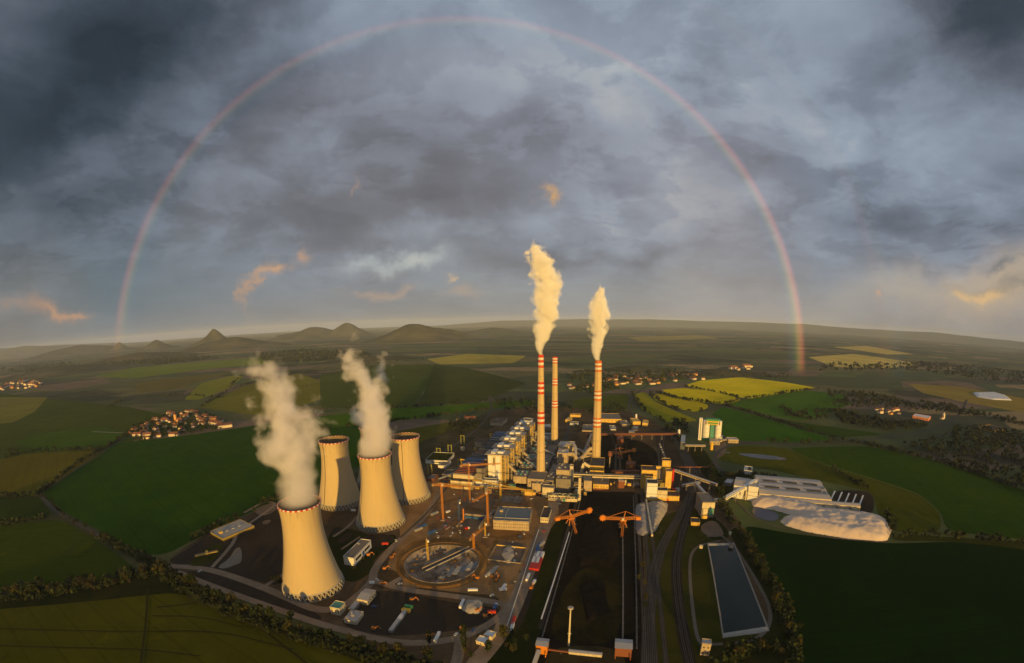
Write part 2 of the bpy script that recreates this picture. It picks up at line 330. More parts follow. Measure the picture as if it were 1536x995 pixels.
# ------------------------------------------------------------------ land
def base_mat():
    m_ = bpy.data.materials.new('far_fields'); m_.use_nodes = True; q = N(m_.node_tree); b = m_.node_tree.nodes['Principled BSDF']
    t = q.new('ShaderNodeTexCoord').outputs['Object']
    wv_ = q.new('ShaderNodeVectorMath', operation='SCALE'); q.lk(q.vm('SUBTRACT', q.noise(t, .0012, 3, .5, 0, 1), (.5, .5, .5)), wv_.inputs[0]); wv_.inputs['Scale'].default_value = 260
    t2 = q.vm('MULTIPLY', q.vm('ADD', t, wv_.outputs[0]), (1, 1, 0))
    mp = q.new('ShaderNodeMapping'); q.lk(t2, mp.inputs[0]); mp.inputs['Rotation'].default_value = (0, 0, R(24)); mp.inputs['Scale'].default_value = (1/620, 1/260, 1)
    vo = q.new('ShaderNodeTexVoronoi'); vo.feature = 'F1'; vo.distance = 'CHEBYCHEV'; q.lk(mp.outputs[0], vo.inputs['Vector']); vo.inputs['Scale'].default_value = 1.; vo.inputs['Randomness'].default_value = .75
    r_, g_, b_ = q.sep(vo.outputs['Color'])
    c = q.ramp(r_, [(0, (.080, .095, .030)), (.25, (.115, .120, .035)), (.4, (.075, .075, .035)), (.55, (.17, .14, .045)), (.7, (.21, .135, .085)), (.82, (.12, .14, .035)), (.92, (.32, .22, .10)), (1., (.40, .28, .12))], 'CONSTANT')  # field tones raised paler: part of the distance haze is in their colour
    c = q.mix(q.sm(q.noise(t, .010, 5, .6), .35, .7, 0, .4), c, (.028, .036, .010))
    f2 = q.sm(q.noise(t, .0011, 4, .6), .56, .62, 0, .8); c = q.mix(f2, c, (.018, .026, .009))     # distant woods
    q.lk(c, b.inputs['Base Color']); b.inputs['Roughness'].default_value = .95; b.inputs['Specular IOR Level'].default_value = .1
    return m_
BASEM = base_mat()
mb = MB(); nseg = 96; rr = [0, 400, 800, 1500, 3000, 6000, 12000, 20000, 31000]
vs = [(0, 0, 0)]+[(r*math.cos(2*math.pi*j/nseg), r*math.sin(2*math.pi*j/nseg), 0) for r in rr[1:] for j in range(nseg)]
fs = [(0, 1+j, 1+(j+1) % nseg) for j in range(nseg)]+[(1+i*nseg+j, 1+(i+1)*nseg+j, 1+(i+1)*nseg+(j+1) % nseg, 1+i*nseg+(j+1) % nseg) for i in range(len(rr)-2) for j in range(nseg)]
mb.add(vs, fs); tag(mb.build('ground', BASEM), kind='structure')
# far hills and ridges: real relief set on the plain
HILLM = soil('hill_wood', (.050, .054, .034), (.11, .10, .060), ns=.0025, furrow=True)
HILLB = soil('far_ridge', (.060, .075, .060), (.090, .10, .075), ns=.0006)
def hill(px, base_y, top_y, half_px, name='hill', asp=1.0, shape=1.6, seed=0, m_=None, rough=.10, cone=.6):
    x, y = G(px, base_y); d = math.hypot(x, y); h_ = HT(px, base_y, top_y)
    x2, y2 = G(px+half_px, base_y); Rw = abs(math.atan2(x2, y2)-math.atan2(x, y))*d; Rd = Rw*asp
    from mathutils import noise as mn
    nr, na_ = 26, 64; vs = [(0, 0, h_)]; ang = math.atan2(x, y)
    for i in range(1, nr+1):
        t = i/nr
        for j in range(na_):
            a = 2*math.pi*j/na_; ux, uy = math.cos(a)*t, math.sin(a)*t
            nn = mn.fractal(Vector((ux*2.2+seed, uy*2.2, seed*.7)), 1.0, 2.0, 5)
            z = h_*((1-cone)*(math.exp(-shape*2*t*t)-math.exp(-shape*2))/(1-math.exp(-shape*2))+cone*(math.exp(-4.5*math.sqrt(t*t+.012)+4.5*math.sqrt(.012))-math.exp(-4.2))/(1-math.exp(-4.2)))*(1+rough*6*nn*t) - (3 if i == nr else 0)
            X, Y = ux*Rw, uy*Rd; vs.append((X*math.cos(-ang)-Y*math.sin(-ang), X*math.sin(-ang)+Y*math.cos(-ang), max(z, -3)))
    fs = [(0, 1+j, 1+(j+1) % na_) for j in range(na_)]+[(1+i*na_+j, 1+(i+1)*na_+j, 1+(i+1)*na_+(j+1) % na_, 1+i*na_+(j+1) % na_) for i in range(nr-1) for j in range(na_)]
    mb = MB().add(vs, fs, 0, True); o = mb.build(name, m_ or HILLM, loc=(x, y, 0)); tag(o, kind='structure'); return o
for k, a in enumerate([(322, 521, 493.5, 50, .8, .9, .6), (350, 523, 506, 90, .6, .5, .3), (470, 507, 491, 70, .8, .6, .2), (521, 505, 484.5, 42, .8, 1.0, .25), 
                       (622, 511, 486.5, 84, .7, .95, .15), (655, 508, 492, 70, .6, .6, .1), (740, 499, 491.5, 70, .6, .7, .5), (180, 526, 513.5, 30, .9, 1.2, .7), (236, 524, 510, 38, .9, .9, .5), (120, 531, 518, 90, .7, .6, .1), (40, 533, 519, 90, .7, .6, .1), 
                       (210, 540, 529, 100, .5, .5, .2), (90, 560, 549, 110, .5, .5, .2), (560, 540, 534, 80, .4, .7, .2), (960, 556, 549, 60, .5, .6, .2), (1080, 562, 555, 60, .5, .6, .2)]):
    hill(a[0], a[1], a[2], a[3], asp=a[4], shape=a[5], cone=a[6], seed=k*3.1)
def ridge(p, dist, thick=1500, seed=0):                # long skyline: (pixel x, pixel y of its crest)
    from mathutils import noise as mn
    vs = []; K = 160; xs = [p[0][0]+(p[-1][0]-p[0][0])*i/K for i in range(K+1)]
    for i, px in enumerate(xs):
        for a, b in zip(p, p[1:]):
            if a[0] <= px <= b[0]: t = (px-a[0])/(b[0]-a[0]); py = a[1]+(b[1]-a[1])*t
        py += 1.3*mn.fractal(Vector((i*.09+seed, 0, 0)), 1, 2, 4)
        d = ray(px, py); az_ = math.atan2(d[0], d[1]); te = d[2]/math.hypot(d[0], d[1]); z = max(30, H+dist*te)
        for dd, zz in ((-thick, -5), (-thick*.5, z*.55), (0, z), (thick, z*.6), (thick*2, -5)):
            vs.append(((dist+dd)*math.sin(az_), (dist+dd)*math.cos(az_), zz))
    fs = [(i*5+j, (i+1)*5+j, (i+1)*5+j+1, i*5+j+1) for i in range(K) for j in range(4)]
    tag(MB().add(vs, fs, 0, True).build('ridge', HILLB), kind='structure')
ridge([(640, 489), (760, 481.5), (880, 478.5), (1000, 480), (1200, 486), (1300, 494), (1400, 499), (1480, 507), (1560, 516), (1700, 540)], 24000)
ridge([(-160, 540), (0, 523), (60, 519), (130, 516), (200, 514), (300, 508), (420, 502), (560, 495), (700, 490)], 26500, seed=5)
# named fields (outline by outline)
S = soil
def fld(pts, c1, c2=None, ang=None, sp=22., amt=.3, ns=.012):
    gx_, gy_ = G(sum(a for a, _ in pts)/len(pts), sum(b for _, b in pts)/len(pts)); dist_ = math.hypot(gx_, gy_)      # dark near, paler far: distance haze painted into the crop colours
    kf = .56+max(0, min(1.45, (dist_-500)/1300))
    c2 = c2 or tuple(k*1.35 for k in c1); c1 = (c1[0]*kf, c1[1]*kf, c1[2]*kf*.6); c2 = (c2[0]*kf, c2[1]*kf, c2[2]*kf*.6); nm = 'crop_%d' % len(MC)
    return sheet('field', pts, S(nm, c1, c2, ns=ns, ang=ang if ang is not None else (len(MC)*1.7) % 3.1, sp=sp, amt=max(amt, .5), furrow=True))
GD = (.022, .080, .002); GM = (.035, .070, .006); OL = (.085, .090, .008); YE = (.50, .37, .010); BR = (.085, .060, .022)
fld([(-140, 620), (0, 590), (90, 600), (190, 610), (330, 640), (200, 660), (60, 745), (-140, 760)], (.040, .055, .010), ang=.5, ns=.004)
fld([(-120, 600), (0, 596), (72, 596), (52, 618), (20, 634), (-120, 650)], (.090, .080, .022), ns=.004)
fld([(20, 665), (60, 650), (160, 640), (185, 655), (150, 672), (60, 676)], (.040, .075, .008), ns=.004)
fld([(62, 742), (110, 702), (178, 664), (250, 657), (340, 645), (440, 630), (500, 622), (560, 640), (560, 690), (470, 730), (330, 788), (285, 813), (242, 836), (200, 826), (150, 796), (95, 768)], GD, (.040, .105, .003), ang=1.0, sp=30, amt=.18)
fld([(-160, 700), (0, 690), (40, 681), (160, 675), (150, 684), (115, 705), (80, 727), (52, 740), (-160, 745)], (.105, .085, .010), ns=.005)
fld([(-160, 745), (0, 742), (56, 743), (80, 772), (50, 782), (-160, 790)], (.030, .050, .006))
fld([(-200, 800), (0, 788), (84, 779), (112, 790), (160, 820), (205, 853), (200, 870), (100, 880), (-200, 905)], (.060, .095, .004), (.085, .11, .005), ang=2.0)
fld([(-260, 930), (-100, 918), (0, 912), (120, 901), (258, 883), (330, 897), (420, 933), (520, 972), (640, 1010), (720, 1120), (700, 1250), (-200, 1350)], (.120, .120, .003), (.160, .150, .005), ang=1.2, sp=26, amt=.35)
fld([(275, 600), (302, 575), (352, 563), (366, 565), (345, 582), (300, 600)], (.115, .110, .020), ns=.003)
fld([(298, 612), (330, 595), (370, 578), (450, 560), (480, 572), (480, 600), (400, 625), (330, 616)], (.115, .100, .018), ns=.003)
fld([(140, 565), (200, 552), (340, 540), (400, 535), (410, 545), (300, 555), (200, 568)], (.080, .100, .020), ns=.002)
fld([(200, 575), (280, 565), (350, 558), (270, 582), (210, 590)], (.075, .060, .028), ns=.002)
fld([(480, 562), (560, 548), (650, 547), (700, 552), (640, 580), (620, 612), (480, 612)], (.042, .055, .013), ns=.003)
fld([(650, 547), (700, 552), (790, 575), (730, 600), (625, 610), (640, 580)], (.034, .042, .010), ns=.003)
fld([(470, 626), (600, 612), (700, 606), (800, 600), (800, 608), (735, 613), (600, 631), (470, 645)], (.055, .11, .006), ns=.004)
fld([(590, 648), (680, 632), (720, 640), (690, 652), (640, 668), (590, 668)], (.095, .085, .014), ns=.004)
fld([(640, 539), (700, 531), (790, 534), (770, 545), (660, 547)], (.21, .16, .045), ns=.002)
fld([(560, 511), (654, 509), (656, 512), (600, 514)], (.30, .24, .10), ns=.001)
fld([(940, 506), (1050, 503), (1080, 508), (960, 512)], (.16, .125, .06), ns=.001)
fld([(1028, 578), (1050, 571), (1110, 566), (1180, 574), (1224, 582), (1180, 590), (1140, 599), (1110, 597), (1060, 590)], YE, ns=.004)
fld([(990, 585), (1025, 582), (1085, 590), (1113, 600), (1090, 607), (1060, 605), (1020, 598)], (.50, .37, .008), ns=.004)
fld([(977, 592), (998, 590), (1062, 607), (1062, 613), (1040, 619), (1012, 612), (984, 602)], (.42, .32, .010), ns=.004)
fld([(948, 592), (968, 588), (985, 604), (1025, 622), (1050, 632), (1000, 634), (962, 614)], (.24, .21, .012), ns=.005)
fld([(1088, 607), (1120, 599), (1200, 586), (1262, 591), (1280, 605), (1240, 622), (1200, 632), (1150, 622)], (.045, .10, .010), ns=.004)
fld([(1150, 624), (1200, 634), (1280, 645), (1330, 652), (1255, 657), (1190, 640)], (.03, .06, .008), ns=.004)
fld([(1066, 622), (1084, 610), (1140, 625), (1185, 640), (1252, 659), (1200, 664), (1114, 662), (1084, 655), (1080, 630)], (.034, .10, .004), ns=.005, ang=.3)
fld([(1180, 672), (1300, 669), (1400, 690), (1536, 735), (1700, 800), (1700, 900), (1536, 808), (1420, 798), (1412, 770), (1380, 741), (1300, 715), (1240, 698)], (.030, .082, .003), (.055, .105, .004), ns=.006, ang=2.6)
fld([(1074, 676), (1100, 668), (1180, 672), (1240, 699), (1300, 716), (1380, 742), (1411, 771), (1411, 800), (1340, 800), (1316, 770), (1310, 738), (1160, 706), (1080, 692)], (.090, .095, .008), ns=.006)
fld([(1110, 786), (1180, 800), (1330, 816), (1430, 812), (1536, 824), (1800, 860), (1900, 1300), (1240, 1300), (1192, 1010), (1190, 940), (1150, 850)], (.005, .032, .002), (.009, .045, .003), ns=.006)  # near-black green: shade over this corner is put into the crop colour
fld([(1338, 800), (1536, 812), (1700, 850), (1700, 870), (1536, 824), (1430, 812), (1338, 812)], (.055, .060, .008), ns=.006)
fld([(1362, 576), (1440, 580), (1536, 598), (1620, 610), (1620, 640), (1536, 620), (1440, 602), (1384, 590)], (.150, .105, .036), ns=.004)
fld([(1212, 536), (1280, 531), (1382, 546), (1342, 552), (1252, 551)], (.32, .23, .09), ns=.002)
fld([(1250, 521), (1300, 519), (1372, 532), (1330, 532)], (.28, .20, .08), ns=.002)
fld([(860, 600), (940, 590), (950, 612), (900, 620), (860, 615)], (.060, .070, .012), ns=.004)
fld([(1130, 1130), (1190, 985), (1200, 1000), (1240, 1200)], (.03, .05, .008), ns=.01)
# ------------------------------------------------------------------ cooling towers
def shell_mat():
    m_ = bpy.data.materials.new('tower_concrete'); m_.use_nodes = True; q = N(m_.node_tree); b = m_.node_tree.nodes['Principled BSDF']
    t = q.new('ShaderNodeTexCoord').outputs['Object']; x, y, z = q.sep(t)
    st = q.noise(q.vm('MULTIPLY', t, (1, 1, .05)), .25, 5, .65); bl = q.noise(t, .05, 5, .6)
    low = q.sm(z, 26., 8., 0., .5); dirt = q.m('MULTIPLY', low, q.sm(q.noise(t, .12, 5, .7), .42, .7))
    c = q.mix(q.sm(st, .38, .70, 0, .24), (.54, .415, .23), (.45, .34, .185)); c = q.mix(q.sm(bl, .4, .75, 0, .22), c, (.56, .44, .25)); c = q.mix(dirt, c, (.36, .33, .30))
    top = q.m('MULTIPLY', q.sm(z, 60., 90., 0., .6), q.sm(q.noise(q.vm('MULTIPLY', t, (1, 1, .03)), .5, 4, .7), .5, .66)); c = q.mix(top, c, (.30, .22, .13)); ln = q.sm(q.m('ABSOLUTE', q.m('SUBTRACT', q.m('FRACT', q.m('DIVIDE', z, 1.5)), .5)), 0., .10, .12, 0.); c = q.mix(ln, c, (.35, .30, .22))
    q.lk(c, b.inputs['Base Color']); b.inputs['Roughness'].default_value = .9; b.inputs['Specular IOR Level'].default_value = .15; return m_
def rim_mat():
    m_ = bpy.data.materials.new('rim_paint'); m_.use_nodes = True; q = N(m_.node_tree); b = m_.node_tree.nodes['Principled BSDF']
    t = q.new('ShaderNodeTexCoord').outputs['Object']; x, y, z = q.sep(t); a = q.m('ARCTAN2', y, x)
    fr = q.m('FRACT', q.m('MULTIPLY', a, 26/(2*math.pi))); c = q.mix(q.m('GREATER_THAN', fr, .5), (.72, .62, .5), (.58, .035, .012))
    q.lk(c, b.inputs['Base Color']); b.inputs['Roughness'].default_value = .7; return m_
SHELL = shell_mat(); RIM = rim_mat()
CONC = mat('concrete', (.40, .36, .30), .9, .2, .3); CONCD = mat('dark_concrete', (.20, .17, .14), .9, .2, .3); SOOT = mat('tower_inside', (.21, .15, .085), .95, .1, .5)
WATERD = mat('basin_water', (.02, .025, .02), .15, .1, .2)
LEGM = mat('leg_concrete', (.17, .13, .08), .9, .3, .3)
def hyper(z):      # radius of the shell at height z (93 m tower)
    zt, rt = 76., 19.6
    return rt*math.sqrt(1+((z-zt)/57.)**2) if z < zt else rt*math.sqrt(1+((z-zt)/40.)**2)
def tower():
    r = thing('cooling_tower', 'x', 'cooling tower'); zs = [7+86*i/28 for i in range(29)]
    prof = [(hyper(z), z) for z in zs]; inner = [(hyper(z)-.7, z) for z in reversed(zs)]
    mb = MB().lathe(prof, 72, cap=False); mb.build('shell', SHELL, r)
    MB().lathe(inner, 72, cap=False).build('inner_shell', SOOT, r)
    k = hyper(93); MB().lathe([(k+.05, 91.7), (k+.5, 91.8), (k+.55, 93.2), (k-.7, 93.2), (k-.72, 92.3)], 72, cap=False).build('rim', RIM, r)
    rb = hyper(7); MB().lathe([(rb+2.2, 0.), (rb+2.2, 1.2), (rb+1.2, 1.2), (rb+1.2, .6), (rb-8, .6)], 72, cap=False).build('basin_wall', CONCD, r)  # darker concrete: shade at the tower foot put into the wall colour
    MB().lathe([(rb-1.2, .3), (rb-1.6, 9.), (rb-3.5, 9.)], 48, cap=False).build('fill_screen', SOOT, r)
    MB().lathe([(rb+.35, 6.6), (rb+.35, 7.8), (rb-.3, 7.8), (rb-.3, 6.6), (rb+.35, 6.6)], 72, cap=False).build('ring_beam', CONC, r)
    nl = 40; base = None
    for j in range(nl):
        a = 2*math.pi*j/nl
        if base is None:
            h = math.pi/nl; ra, rb2 = rb+1.7, rb
            m2 = MB().beam((ra*math.cos(0), ra*math.sin(0), .4), (rb2*math.cos(h), rb2*math.sin(h), 7.2), .65).beam((ra, 0, .4), (rb2*math.cos(h), -rb2*math.sin(h), 7.2), .9)
            base = m2.build('leg', CONC, r)
        else:
            c = base.copy(); COL.objects.link(c); c.parent = r; c.rotation_euler = (0, 0, a)
    lad = MB(); a = R(-160)
    for z0, z1 in zip(zs, zs[1:]): lad.beam(((hyper(z0)+.5)*math.cos(a), (hyper(z0)+.5)*math.sin(a), z0), ((hyper(z1)+.5)*math.cos(a), (hyper(z1)+.5)*math.sin(a), z1), .9, .5)
    lad.build('ladder', CONCD, r)
    return reg(r)
TW = [((-202.5, 370.5), 0.98, 'nearest pale concrete cooling tower pouring a broad steam plume, closest to the camera'),
      ((-173.2, 525.0), 1.0, 'pale cooling tower in the middle of the cluster, its steaming mouth hiding one behind'),
      ((-252.5, 585.0), 1.02, 'steamless cooling tower on the far left side of the cluster with half its face shaded'),
      ((-154.7, 612.7), 1.0, 'steamless cooling tower standing nearest to the orange tower cranes and power block'),
      ((-222.0, 672.0), 1.0, 'rearmost cooling tower, mostly hidden behind the steam of the middle tower')]
T0 = tower()
for i, (p, s_, lb) in enumerate(TW):
    o = T0 if i == 0 else copy_tree(T0)
    o.location = (*p, 0); o.rotation_euler = (0, 0, .4*i); o.scale = (s_, s_, s_); tag(o, lb, 'cooling tower', 'cooling towers of the power station')
# ------------------------------------------------------------------ chimneys
WHITEP = mat('white_band', (.78, .70, .58), .7, .3, .15); REDP = mat('red_band', (.62, .055, .012), .7, .3, .15); ORP = mat('orange_band', (.62, .14, .02), .7, .3, .15)
CHM = mat('chimney_concrete', (.56, .42, .22), .9, .12, .22); CHG = mat('chimney_foot', (.26, .22, .18), .9, .25, .3); STEEL = mat('dark_steel', (.08, .075, .07), .6, .4, .3)
def chimney(px, py_base, py_top, r0, r1, bands, label, zfoot=0, red=REDP, zgrey=0):
    x, y = G(px, py_base); Hh = HT(px, py_base, py_top); r = thing('chimney', label, 'chimney', (x, y), 0, 'tall striped chimneys of the power station')
    rad = lambda z: r1+(r0-r1)*(1-min(1, z/Hh))**1.25
    mb = MB(); zs = [zfoot+(Hh-zfoot)*i/24 for i in range(25)]; mb.lathe([(rad(z), z) for z in zs], 28, cap=False); mb.build('shaft', CHM, r)
    if zgrey: MB().lathe([(rad(0)+.06, 0), (rad(zgrey)+.06, zgrey)], 28, cap=False).build('grey_foot', CHG, r)
    def zof(py):
        lo, hi = 0., Hh+5
        for _ in range(30):
            m_ = (lo+hi)/2
            if Pj(x, y, m_)[1] > py: lo = m_
            else: hi = m_
        return lo
    for a, b, k in bands:
        z1, z0 = min(Hh+.2, zof(a)), zof(b); mb = MB().lathe([(rad(z0)+.02, z0), (rad(z0)+.12, z0), (rad(z1)+.12, z1), (rad(z1)+.02, z1)], 28, cap=False)
        mb.build('red_band' if k == 'r' else 'white_band', red if k == 'r' else WHITEP, r)
    MB().lathe([(r1+.13, Hh+.2), (r1-.6, Hh+.2), (r1-.7, Hh-9)], 28, cap=False).build('lip', SOOT, r)
    for z in (Hh*.25, Hh*.62, Hh*.84):
        k = rad(z); MB().lathe([(k, z), (k+1.1, z), (k+1.1, z+.25), (k, z+.25)], 28, cap=False).build('gallery_ring', CHG, r)
    MB().beam((-.3*rad(0)-.2, -rad(0)*.96-.35, zfoot+2), (-.3*r1-.2, -r1*.96-.35, Hh-2), .5, .35).build('ladder', CHG, r)
    return r, x, y, Hh
def bnds(y0, s_=1., seq=(4.4, 3.6, 3.6, 4.2, 3.4)):
    o = []; y_ = y0
    for i, t in enumerate(seq): o.append((y_, y_+t*s_, 'r' if i % 2 == 0 else 'w')); y_ += t*s_
    return o
C1 = chimney(811, 722, 532.6, 7.3, 4.3, bnds(532, 1.02)+bnds(572.8, 1., (3.6, 3.5, 4, 3.6, 3.6))+bnds(617.4, 1., (3.2, 4, 3.8, 3.8, 3.4)), 'tall smoking chimney with three sets of red bands, nearest of the three')
C2 = chimney(831.5, 676, 535.5, 7.4, 5.0, bnds(535, .78, (2.8, 3, 2.2, 3, 2))+bnds(568, .8, (2, 3, 2.2, 3, 2.2))+bnds(601, .8, (2.2, 2.8, 2.4, 3, 2.)), 'slimmer chimney without smoke standing between the two smoking ones', zgrey=24)
C3 = chimney(893.5, 698, 541, 8.3, 5.9, bnds(541, 1., (4, 3, 3, 3.8, 2.6))+bnds(586, 1., (2.2, 3.4, 2.6, 3.8, 2.6))+bnds(626.4, 1., (2.4, 3, 2.8, 3.4, 2.6)), 'thick chimney with orange red bands beside the far coal yard', red=ORP)
# ------------------------------------------------------------------ steam and smoke plumes: lit volumes round a drifting axis
def plume(name, label, cat, base, path, col, dens, seed=0., nscale=.035, warp=16., rag=1.5, aniso=-.1, fat=1.28, group=None, soft=2.6, lobes=(), emis=0.):
    """path: (height above base, x offset, y offset, radius, density share)"""
    hh = path[-1][0]; xs = [p[1] for p in path]; ys = [p[2] for p in path]; rs = [p[3] for p in path]
    path = [(a_, b_, c_, d_*(1.0 if i_ == 0 else fat), e_) for i_, (a_, b_, c_, d_, e_) in enumerate(path)]; rs = [p[3] for p in path]
    x0, x1 = min(xs)-1, max(xs)+1; y0, y1 = min(ys)-1, max(ys)+1; rm = max(rs); dm = 1.
    import bisect
    zs_ = [p[0] for p in path]
    def at(z, k):
        z = max(0, min(hh, z)); i = min(max(bisect.bisect_right(zs_, z)-1, 0), len(path)-2); t = (z-zs_[i])/(zs_[i+1]-zs_[i]); t = t*t*(3-2*t)
        return path[i][k]*(1-t)+path[i+1][k]*t
    m_ = bpy.data.materials.new(name+'_air'); m_.use_nodes = True; nt = m_.node_tree; nt.nodes.clear(); q = N(nt)
    out = q.new('ShaderNodeOutputMaterial'); v = q.new('ShaderNodeVolumePrincipled'); v.inputs['Color'].default_value = (*col, 1); v.inputs['Anisotropy'].default_value = aniso
    t = q.new('ShaderNodeTexCoord').outputs['Object']; X, Y, Z = q.sep(t)
    def curve(k, lo, hi):
        fc = q.new('ShaderNodeFloatCurve'); c = fc.mapping.curves[0]; K = 16
        pts = [(i/K, (at(hh*i/K, k)-lo)/max(hi-lo, 1e-6)) for i in range(K+1)]
        c.points[0].location = pts[0]; c.points[-1].location = pts[-1]
        for p in pts[1:-1]: c.points.new(*p)
        fc.mapping.update(); q.lk(q.m('DIVIDE', Z, hh, clamp=True), fc.inputs['Value']); return q.m('MULTIPLY_ADD', fc.outputs[0], hi-lo, lo)
    off = q.vm('ADD', t, (seed*37.1, seed*11.7, seed*5.3))
    up = q.sm(Z, 0, hh*.35, .12, 1.)
    wn = q.vm('SUBTRACT', q.noise(off, nscale*.45, 2, .5, 0, 1), (.5, .5, .5)); ws = q.new('ShaderNodeVectorMath', operation='SCALE'); q.lk(wn, ws.inputs[0]); q.lk(q.m('MULTIPLY', up, warp), ws.inputs['Scale'])
    p2 = q.vm('ADD', t, ws.outputs[0]); X2, Y2, Z2 = q.sep(p2)
    cx, cy, cr, cd = curve(1, x0, x1), curve(2, y0, y1), curve(3, 0, rm), curve(4, 0, 1.)
    ddx, ddy = q.m('SUBTRACT', X2, cx), q.m('SUBTRACT', Y2, cy)
    dist = q.m('SQRT', q.m('ADD', q.m('MULTIPLY', ddx, ddx), q.m('MULTIPLY', ddy, ddy)))
    qn = q.m('DIVIDE', dist, cr)
    fb = q.noise(q.vm('ADD', off, ws.outputs[0]), nscale, 6, .6)
    vor = q.new('ShaderNodeTexVoronoi'); vor.feature = 'SMOOTH_F1'; q.lk(q.vm('ADD', off, ws.outputs[0]), vor.inputs['Vector']); vor.inputs['Scale'].default_value = nscale*1.3; vor.inputs['Smoothness'].default_value = .5
    puff = q.m('SUBTRACT', .45, vor.outputs['Distance'])
    val = q.m('ADD', q.m('SUBTRACT', 1., qn), q.m('MULTIPLY', q.m('ADD', q.m('MULTIPLY', q.m('SUBTRACT', fb, .5), rag*1.7), q.m('MULTIPLY', puff, rag*.45)), up))
    val = q.m('SUBTRACT', val, q.m('SUBTRACT', 1., cd))
    val = q.m('SUBTRACT', val, q.sm(Z, hh*.86, hh*.995, 0., 1.3))
    den_ = q.m('MULTIPLY', q.m('MULTIPLY', val, soft, clamp=True), dens); q.lk(den_, v.inputs['Density']); q.lk(v.outputs[0], out.inputs['Volume'])
    try: m_.cycles.volume_step_rate = .18; m_.cycles.homogeneous_volume = False
    except Exception: pass
    K = 22; nn_ = 20; vs = []; prf = [(z_, at(z_, 1), at(z_, 2), at(z_, 3)) for z_ in [hh*i/K for i in range(K+1)]]
    from mathutils import noise as mn
    for i, (z_, a, b_, r_) in enumerate(prf):
        up_ = min(1, .1+z_/hh/.3)
        k_ = 1.0+.5*up_
        for j in range(nn_):
            an = 2*math.pi*j/nn_; kk = k_*(1+.12*up_*mn.noise(Vector((math.cos(an)*1.5+seed, math.sin(an)*1.5, z_*.03)))); vs.append((a+r_*kk*math.cos(an)+up_*0, b_+r_*kk*math.sin(an), z_))
    fs = [(i*nn_+j, i*nn_+(j+1) % nn_, (i+1)*nn_+(j+1) % nn_, (i+1)*nn_+j) for i in range(K) for j in range(nn_)]+[tuple(range(nn_-1, -1, -1)), tuple(range(K*nn_, (K+1)*nn_))]
    o = MB().add(vs, fs).build(name, m_, loc=base); return tag(o, label, cat, group)
def ppath(bx, by, bz, pts, r0=None):
    """plume axis measured at the distance of its mouth: (pixel x, pixel y, half width in pixels, share, extra distance)"""
    d0 = math.hypot(bx, by); o = []
    for px, py, hw, sh, ex in pts:
        def at(pxx):
            a = ray(pxx, py); k = (d0+ex)/math.hypot(a[0], a[1]); return Vector((a[0]*k, a[1]*k, H+a[2]*k))
        c = at(px); w_ = (at(px+hw)-at(px-hw)).length/2; o.append((c.z-bz, c.x-bx, c.y-by, w_, sh))
    o[0] = (0, 0, 0, o[0][3], o[0][4]); return o
GS = 'steam plumes of the cooling towers'
b = TW[0][0]; z = 89.0
plume('steam_plume', 'broad pale steam plume rising from the nearest cooling tower and tearing into wisps', 'steam', (*b, z), ppath(*b, z, [(448, 757, 30, 1, 0), (446, 735, 30, 1, 0), (442, 705, 32, 1, 0), (437, 675, 37, .98, 5), (435, 645, 42, .92, 5), (428, 615, 43, .82, 10), (416, 590, 45, .70, 12), (402, 562, 43, .56, 12), (394, 535, 40, .48, 14), (388, 498, 34, .40, 14)]),
      (.985, .965, .985), .085, 1., .042, 24., 2.0, -.15, 1.18, GS, 1.25)
b = TW[1][0]; z = 91.0
plume('steam_plume', 'white steam plume from the middle cooling tower leaning left at its torn top', 'steam', (*b, z), ppath(*b, z, [(562, 684, 24.5, 1, 0), (563, 665, 25, 1, 0), (565, 640, 25, .95, 0), (563, 615, 26, .88, 0), (554, 590, 25, .82, 5), (543, 566, 23, .75, 8), (531, 545, 19, .65, 10), (526, 525, 16, .55, 10), (528, 505, 13, .45, 12), (534, 482, 9, .35, 12)]),
      (.985, .965, .985), .10, 2., .048, 17., 1.8, -.15, 1.2, GS, 1.3)
b = TW[4][0]; z = 91.0
plume('steam_plume', 'greyer steam column from the hidden rear cooling tower rising beside its neighbour', 'steam', (*b, z), ppath(*b, z, [(546, 644, 18, 1, 0), (546, 628, 19, 1, 0), (550, 610, 20, .85, 0), (560, 590, 20, .72, 0), (568, 572, 20, .6, 0), (572, 555, 18, .45, 0), (574, 535, 15, .35, 0), (572, 512, 11, .25, 0)]),
      (.97, .97, .98), .07, 3., .05, 17., 1.9, -.15, 1.2, GS, 1.25)
GK = 'smoke plumes of the chimneys'
plume('smoke_plume', 'tall golden smoke plume billowing from the nearest striped chimney', 'smoke', (C1[1], C1[2], C1[3]+.3), ppath(C1[1], C1[2], C1[3], [(808.5, 532, 3.6, .92, 0), (809, 520, 6, .92, 0), (812, 505, 10, .98, 0), (816, 490, 13, 1, 0), (819, 470, 13.5, 1, 0), (818, 450, 14, 1, 0), (821, 430, 17, .97, 0), (818, 410, 15, .93, 0), (811, 393, 17, .85, 0), (803, 376, 14, .72, 0), (799, 360, 9, .6, 0), (800, 345, 6, .45, 0)]),
      (.99, .98, .97), .26, 4., .066, 17., 1.35, -.33, 1.30, GK, 1.4)
plume('smoke_plume', 'shorter golden smoke plume rising from the thick right hand chimney', 'smoke', (C3[1], C3[2], C3[3]+.3), ppath(C3[1], C3[2], C3[3], [(893.5, 541, 4.4, .95, 0), (894, 530, 5.5, .95, 0), (896, 515, 8, 1, 0), (898, 500, 9, 1, 0), (899, 485, 11, 1, 0), (900, 470, 12, .95, 0), (898, 456, 11, .85, 0), (899, 443, 9, .7, 0), (900, 430, 8, .55, 0), (896, 416, 7, .4, 0)]),
      (.99, .98, .97), .26, 5., .07, 13., 1.35, -.33, 1.30, GK, 1.4)
